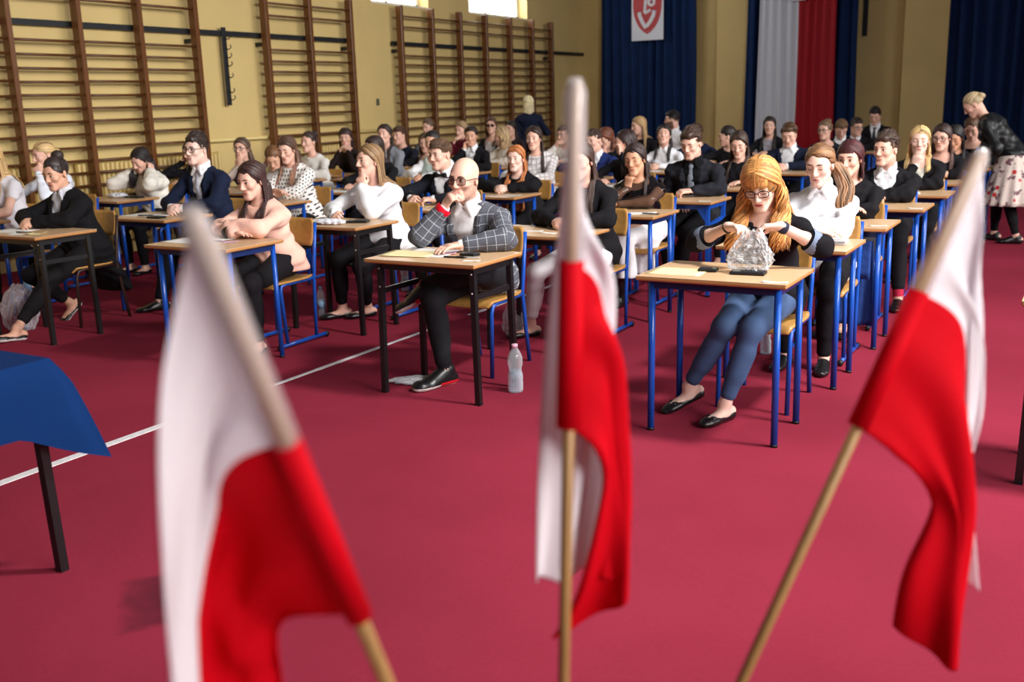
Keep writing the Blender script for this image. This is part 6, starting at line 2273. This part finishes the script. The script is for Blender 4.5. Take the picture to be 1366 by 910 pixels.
P = np.zeros((97, 16, 3))
for i in range(97):
    a = 2 * PI * i / 96
    for j in range(16):
        v = j / 15
        rx, ry = lerp(0.175, 0.33, v ** 0.8), lerp(0.135, 0.27, v ** 0.8)
        pl = 1 + 0.055 * v * math.sin(a * 15 + 0.6 * math.sin(v * 3 + a))
        P[i, j] = (math.sin(a) * rx * pl, 0.06 + math.cos(a) * ry * pl, lerp(0.92, 0.40, v))
MB().grid(P, 0, True, 0.003).build('skirt', floral(), r)

make_person('t2', (-7.98, 14.5), math.radians(212),
            dict(head=(0, -0.04, 1.53), pel=(0, 0.0, 0.92), h=N3, pitch=4, yaw=-14, skin='fair', ondesk=False, armL='down',
                 armR=L(w=(-0.16, -0.24, 1.12), d=(0.5, -0.6, 0.3), n=(0.6, 0.3, 0), curl=0.6, hint=(-0.7, 0.7, -0.5)), legL=L(a=(0.1, 0.02, 0.09), hint=(0, -1, 0.2)), legR=L(a=(-0.1, 0.02, 0.09), hint=(0, -1, 0.2))),
            L(hair=('bob', (228, 212, 166), L(length=0.15)), top=[up('jacket', rgb=(24, 30, 52), neck='round', o=0.014, hem=0.8)], bottom=('trousers', BLK), shoes='oxford'),
            'person in navy jacket standing with back turned by the long wall bars')
# ------------------------------------------------------------------ papers, bottles, bags
sheet('folder', 'cream paper folder lying on the desk with the clear plastic bag', 'folder', -1.685, 4.475, 0.26, 0.20, 0.06, CREAM)
calculator('small black calculator between cream folder and clear plastic bag', -1.555, 4.53, -PI / 2 + 0.12, 0.055, 0.09)
rb = random.Random(21)
P = np.zeros((22, 49, 3))
kk = [(rb.uniform(3, 13), rb.uniform(8, 30), rb.uniform(0, 6)) for _ in range(9)]
for i in range(22):
    v = i / 21
    for j in range(49):
        a = 2 * PI * (j % 48) / 48
        wx = lerp(0.105, 0.034, max(0, (v - 0.25) / 0.75) ** 1.3) * (1 - 0.1 * (1 - v) ** 6)
        wy = lerp(0.045, 0.02, v) * (0.35 + 0.65 * math.sin(min(1, v * 2.2 + 0.15) * PI / 2))
        q = sum(math.sin(round(k1) * a + k2 * v + k3) for k1, k2, k3 in kk) / 9
        r = 1 + 0.42 * (abs(q) - 0.22)
        c, s_ = math.cos(a), math.sin(a)
        P[i, j] = (math.copysign(abs(c) ** 0.7, c) * wx * r + 0.025 * v, math.copysign(abs(s_) ** 0.8, s_) * wy * r - 0.01 * v, 0.014 + 0.185 * v + 0.006 * math.sin(3 * a) * v)
P = P + np.array([[[rb.gauss(0, 0.0035) for _ in range(3)] for j in range(49)] for i in range(22)])
P[:, 48] = P[:, 0]
pb = MB().grid(P, 0, False)
pb.add([P[0, j] for j in range(48)], [list(range(48))])
tag(pb.build('plastic_bag', clear_mat('bag_clear', (250, 251, 254), 0.14, 0.16, None, 26), None, (-1.375, 4.555, DT)), 'crumpled clear plastic bag standing on the desk, held at its top', 'bag')
calculator('flat black calculator lying under the clear plastic bag', -1.36, 4.515, PI / 2 + 0.08, 0.07, 0.16)
sheet('card', 'small white seat card on the desk below the clear plastic bag', 'card', -1.19, 4.345, 0.11, 0.035, 0.05, PAPER)
sheet('folder', 'cream paper folder on the desk of the grey windowpane blazer', 'folder', -3.25, 4.52, 0.30, 0.21, 0.15, CREAM, DT + 0.003)
sheet('paper', 'large white sheet under the cream folder of the windowpane blazer', 'paper', -3.18, 4.60, 0.30, 0.28, 0.1, PAPER)
sheet('paper', 'loose white slips in the middle of the windowpane blazer desk', 'paper', -3.05, 4.60, 0.08, 0.06, 0.5, PINKP, DT + 0.004)
sheet('paper', 'narrow white strip near the middle front of the windowpane blazer desk', 'paper', -3.05, 4.49, 0.10, 0.025, -0.2, PAPER, DT)
calculator('black pocket calculator beside the pens of the windowpane blazer', -2.90, 4.575, PI / 2 - 0.1, 0.06, 0.10)
pen('clear ballpoint pen beside the calculator of the windowpane blazer', -2.86, 4.50, 0.2, clear_mat('pet_clear'))
pen('black pen nearest the front edge of the windowpane blazer desk', -2.93, 4.48, 0.05, CAPM)
sheet('card', 'small white seat card at the front corner of the windowpane blazer desk', 'card', -2.80, 4.42, 0.10, 0.035, 0.05, PAPER)
sheet('paper', 'white exam sheet at the left end of the white blouse desk', 'paper', -4.90, 5.60, 0.21, 0.297, 0.2, PAPER)
calculator('black calculator leaning in front of the white exam sheet', -4.80, 5.50, 1.2, 0.06, 0.12)
crumple('cloth', 'crumpled white cloth on the desk of the white blouse', 'cloth', -4.68, 5.55, DT, (0.13, 0.075, 0.035), mat('tissue_white', (228, 230, 240), 0.8), 8, 0.3)
calculator('large dark grey calculator at the right end of the white blouse desk', -4.53, 5.68, PI / 2 + 0.35, 0.085, 0.16)
pen('pen held by the person in loose white blouse', -4.80, 5.71, -0.7, CAPM, DT + 0.05, -0.5)
sheet('paper', 'white exam sheet on the left half of the pink blouse desk', 'paper', -4.97, 4.53, 0.297, 0.21, 0.06, PAPER)
sheet('paper', 'second white sheet overlapping on the pink blouse desk', 'paper', -4.83, 4.60, 0.21, 0.20, -0.2, PAPER, DT + 0.004)
sheet('card', 'pink identity card in front of the folded pink arms', 'card', -4.66, 4.58, 0.10, 0.07, 0.4, PINKP)
sheet('card', 'white slip beside the pink identity card', 'card', -4.73, 4.50, 0.12, 0.05, -0.3, PAPER)
pen('dark pen lying across the slips on the pink blouse desk', -4.75, 4.52, 0.5, mat('pen_violet', (80, 50, 96), 0.4), DT + 0.004)
sheet('paper', 'white exam sheets spread on the navy suit desk', 'paper', -6.64, 5.60, 0.297, 0.21, 0.1, PAPER)
sheet('paper', 'second white sheet by the folded hands of the navy suit', 'paper', -6.46, 5.68, 0.21, 0.21, -0.15, PAPER, DT + 0.003)
calculator('thin black calculator at the front edge of the navy suit desk', -6.32, 5.46, PI / 2, 0.07, 0.15)
pen('black pen lying on the sheets of the navy suit desk', -6.50, 5.52, 0.3, CAPM, DT + 0.005)
sheet('paper', 'white exam sheet on the black cardigan desk', 'paper', -6.72, 4.52, 0.28, 0.21, 0.1, PAPER)
sheet('paper', 'white slip at the front of the black cardigan desk', 'paper', -6.50, 4.39, 0.13, 0.07, 0.2, PAPER)
sheet('paper', 'yellowish crumpled note on the black cardigan desk', 'paper', -6.37, 4.46, 0.12, 0.07, 0.6, CREAM, DT, 0.0012, 0.012)
pen('black pen beside the slip on the black cardigan desk', -6.47, 4.43, 0.2, CAPM, DT + 0.006)
pc = thing('pencil_case', 'transparent pencil case with pens at the corner of the white shirt desk', 'pencil case', (-1.235, 5.60, DT), 0.05)
MB().box((-0.09, -0.045, 0.001), (0.09, 0.045, 0.034), 0.012).build('case', clear_mat('case_clear', (220, 228, 236), 0.3, 0.1), pc)
for i, c in enumerate(((24, 24, 28), (60, 70, 110), (150, 60, 90))):
    MB().tube([(-0.075, -0.02 + 0.02 * i, 0.012), (0.07, -0.024 + 0.022 * i, 0.012)], 0.005, 8).build('pen_refill' if False else 'stored_pen', mat('stored_%d' % i, c, 0.4), pc)
for lab, x, y in (('small white seat card on the third aisle desk', -1.15, 6.47), ('small white seat card on the fourth aisle desk', -1.10, 7.53), ('small white seat card on the grey tie desk', -2.68, 7.68)):
    sheet('card', lab, 'card', x, y, 0.10, 0.035, 0.04, PAPER)
sheet('paper', 'white sheet on the desk of the sheer black top', 'paper', -2.82, 6.75, 0.21, 0.15, 0.3, PAPER)
pen('thick black marker on the sheet of the sheer black top', -2.71, 6.67, -0.15, CAPM, DT + 0.004)
sheet('card', 'identity card at the left of the grey tie desk', 'card', -3.08, 7.72, 0.09, 0.06, 0.1, mat('card_grey', (150, 146, 130), 0.6))
sheet('paper', 'white slips right of the windowpane shoulder, on the white trousers desk', 'paper', -3.08, 5.62, 0.12, 0.05, 0.2, PAPER)
sheet('paper', 'second white slip on the white trousers desk', 'paper', -2.94, 5.56, 0.10, 0.05, -0.1, PAPER)
sheet('paper', 'white slip on the desk of the long-haired black blazer', 'paper', -4.48, 7.80, 0.15, 0.08, 0.2, PAPER)
sheet('paper', 'white papers at the left end of the bow tie desk', 'paper', -4.90, 6.75, 0.16, 0.12, 0.3, PAPER)
sheet('paper', 'yellow slip on the bow tie desk', 'paper', -4.74, 6.72, 0.10, 0.06, 0.4, YEL)
sheet('paper', 'cream slip near the bow tie person\'s hands', 'paper', -4.64, 6.74, 0.09, 0.06, -0.3, CREAM)
pen('black pen held by the person in bow tie', -4.86, 6.86, 0.7, CAPM, DT + 0.08, 0.6)
crumple('tissue', 'crumpled white tissue on the desk of the cream blouse', 'tissue', -8.32, 6.74, DT, (0.11, 0.07, 0.045), mat('tissue_white', (228, 230, 240), 0.8), 12, 0.3)
calculator('black calculator on the desk of the cream blouse', -8.10, 6.76, PI / 2, 0.08, 0.2)
sheet('paper', 'blue and white printed booklet near the left edge', 'booklet', -8.34, 5.72, 0.28, 0.2, 0.3, mat('paper_bluish', (176, 186, 214), 0.7), DT, 0.004, 0.02)
sheet('paper', 'white exam sheet beside the booklet near the left edge', 'paper', -8.52, 5.56, 0.2, 0.28, 0.1, PAPER)
done = {'e0', 'e1', 'e2', 'e3', 'd0', 'd1', 'd2', 'd3', 'c0', 'c1', 'c2', 'c3', 'b0', 'b1', 'a1', 'a2'}
rr = random.Random(11)
for pid, dx, y0, tg in DESKS:
    if pid in done:
        continue
    sheet('paper', 'exam sheet on the desk of ' + tg, 'paper', dx + rr.uniform(-0.12, 0.08), y0 + 0.17 + rr.uniform(-.02, .04), 0.29, 0.2, rr.uniform(-0.3, 0.3), PAPER)
bottle('small clear water bottle with blue cap, standing on the carpet below the pink blouse', -5.07, 5.86, 0, 0.235, 0.031, (120, 186, 216), (205, 228, 244), False)
bottle('large ribbed clear bottle with pink cap on the carpet beside the chair', -2.70, 4.68, 0, 0.27, 0.042, (226, 176, 196), (222, 218, 246), True, 0.45)
bottle('blue-capped bottle on the carpet by the black cardigan person', -7.98, 5.42, 0, 0.30, 0.036, (70, 130, 210), (170, 205, 240), False)
bottle('clear pink-tinted bottle on the carpet under the white blouse desk', -5.12, 7.02, 0, 0.26, 0.036, (214, 170, 180), (235, 215, 225), True, 0.2)
bottle('blue-capped bottle on the far aisle desk under the leaning person', -1.10, 11.35, DT, 0.22, 0.032, (40, 110, 190), (150, 195, 235), False)
bottle('blue-capped bottle on the desk of the fist on cheek person', -6.80, 10.25, DT, 0.20, 0.03, (40, 110, 190), (150, 195, 235), False)
bottle('clear bottle behind the jeans of the front right person', -1.70, 6.05, 0, 0.22, 0.033, (90, 130, 190), (180, 205, 235), True)
bagc = clear_mat('bag_film', (232, 226, 236), 0.2, 0.15, (14, 0.9))
crumple('plastic_bag', 'clear plastic bag holding a bottle on the carpet at the left edge', 'bag', -6.93, 4.62, 0, (0.16, 0.12, 0.34), bagc, 5, 0.22, 0.3)
bottle('clear bottle inside the plastic bag at the left edge', -6.91, 4.63, 0.012, 0.24, 0.033, (160, 170, 190), (210, 214, 230), True)
crumple('plastic_bag', 'grey clear plastic bag on the carpet behind the windowpane blazer', 'bag', -3.38, 5.88, 0, (0.10, 0.07, 0.24), bagc, 6, 0.25, 0.35)
crumple('plastic_wrapper', 'flat crumpled clear wrapper on the carpet beside the front black desk leg', 'wrapper', -3.32, 4.60, 0, (0.15, 0.065, 0.035), clear_mat('bag_white', (226, 226, 232), 0.5, 0.25, (16, 0.9)), 9, 0.3, 0.0, 0.5)
# blue jacket hanging over a chair back
P = np.zeros((15, 25, 3))
for i in range(15):
    for j in range(25):
        u, v = i / 14, j / 24
        s_ = v * 1.15
        if s_ < 0.22:
            yz = (0.0, 0.44 + s_)
        elif s_ < 0.30:
            a = (s_ - 0.22) / 0.08 * PI
            yz = (0.03 - 0.035 * math.cos(a), 0.66 + 0.02 * math.sin(a))
        else:
            yz = (0.065 + 0.02 * (s_ - 0.3), 0.66 - (s_ - 0.30) * 0.62)
        spread = 1 + 0.35 * max(0, s_ - 0.3)
        P[i, j] = (lerp(-0.11, 0.13, u) * spread, yz[0] + 0.018 * math.sin(u * 14 + v * 3) * min(1, max(0, s_ - 0.25) * 3), yz[1])
jk = MB().grid(P, 0, True, 0.005).build('jacket', mat('jacket_blue', (26, 62, 132), 0.8, noise=(6, 0.1), bump=(24, 0.4, 0.015)), None, (-1.30, 6.395, 0))
tag(jk, 'blue jacket hanging over the chair of the white shirt person', 'jacket')
# ------------------------------------------------------------------ light, camera
w = bpy.data.worlds.new('daylight')
scene.world = w
w.use_nodes = True
bg = w.node_tree.nodes['Background']
bg.inputs[0].default_value = (0.80, 0.86, 1.0, 1)
bg.inputs[1].default_value = 0.11


def area(name, loc, target, sx, sy, e, col=(1, 0.97, 0.93), spread=180):
    l = bpy.data.lights.new(name, 'AREA')
    l.shape = 'RECTANGLE'
    l.size, l.size_y = sx, sy
    l.energy = e
    l.color = col
    l.spread = math.radians(spread)
    o = link(name, l, None, loc)
    o.rotation_euler = (Vector(target) - Vector(loc)).to_track_quat('-Z', 'Y').to_euler()
    return o


# tall windows high in the right wall (outside the frame)
area('daylight_right_near', (6.0, 3.5, 4.2), (-6.0, 7.5, 1.0), 6.0, 2.2, 330, (1, 0.98, 0.95), 95)
area('daylight_right_far', (6.0, 11.0, 4.2), (-8.0, 9.5, 1.2), 6.0, 2.2, 170, (1, 0.98, 0.95), 80)
# added fill lamp that brightens the flags, no window behind it
area('flag_fill_light', (5.6, -0.6, 3.2), (-1.0, 1.4, 1.1), 2.2, 2.0, 45, (1, 0.98, 0.96), 60)
# ceiling luminaire over the front of the aisle
area('ceiling_light', (1.1, 4.6, 5.2), (-0.6, 4.2, 0.0), 0.7, 0.6, 430, (1, 0.97, 0.94))

cd = bpy.data.cameras.new('camera')
cam = link('camera', cd, None, (0, 0, 1.5559))
f_px = 1354.5
cd.sensor_fit = 'HORIZONTAL'
cd.sensor_width = 36.0
cd.lens = f_px * 36.0 / 1366.0
pitch, roll, yaw = 0.230645, -0.0286628, 0.525734
fw = V(-math.sin(yaw) * math.cos(pitch), math.cos(yaw) * math.cos(pitch), -math.sin(pitch))
rt = V(math.cos(yaw), math.sin(yaw), 0)
upv = np.cross(rt, fw)
r2 = rt * math.cos(roll) + upv * math.sin(roll)
u2 = -rt * math.sin(roll) + upv * math.cos(roll)
cam.matrix_world = Matrix(((r2[0], u2[0], -fw[0], 0), (r2[1], u2[1], -fw[1], 0), (r2[2], u2[2], -fw[2], 1.5559), (0, 0, 0, 1)))
cd.dof.use_dof = True
cd.dof.focus_distance = 5.2
cd.dof.aperture_fstop = 2.6
cd.clip_end = 200
scene.camera = cam
vs = scene.view_settings
vs.view_transform = 'Standard'
vs.look = 'None'
vs.exposure = 0.0
vs.gamma = 1.0
vs.use_curve_mapping = False
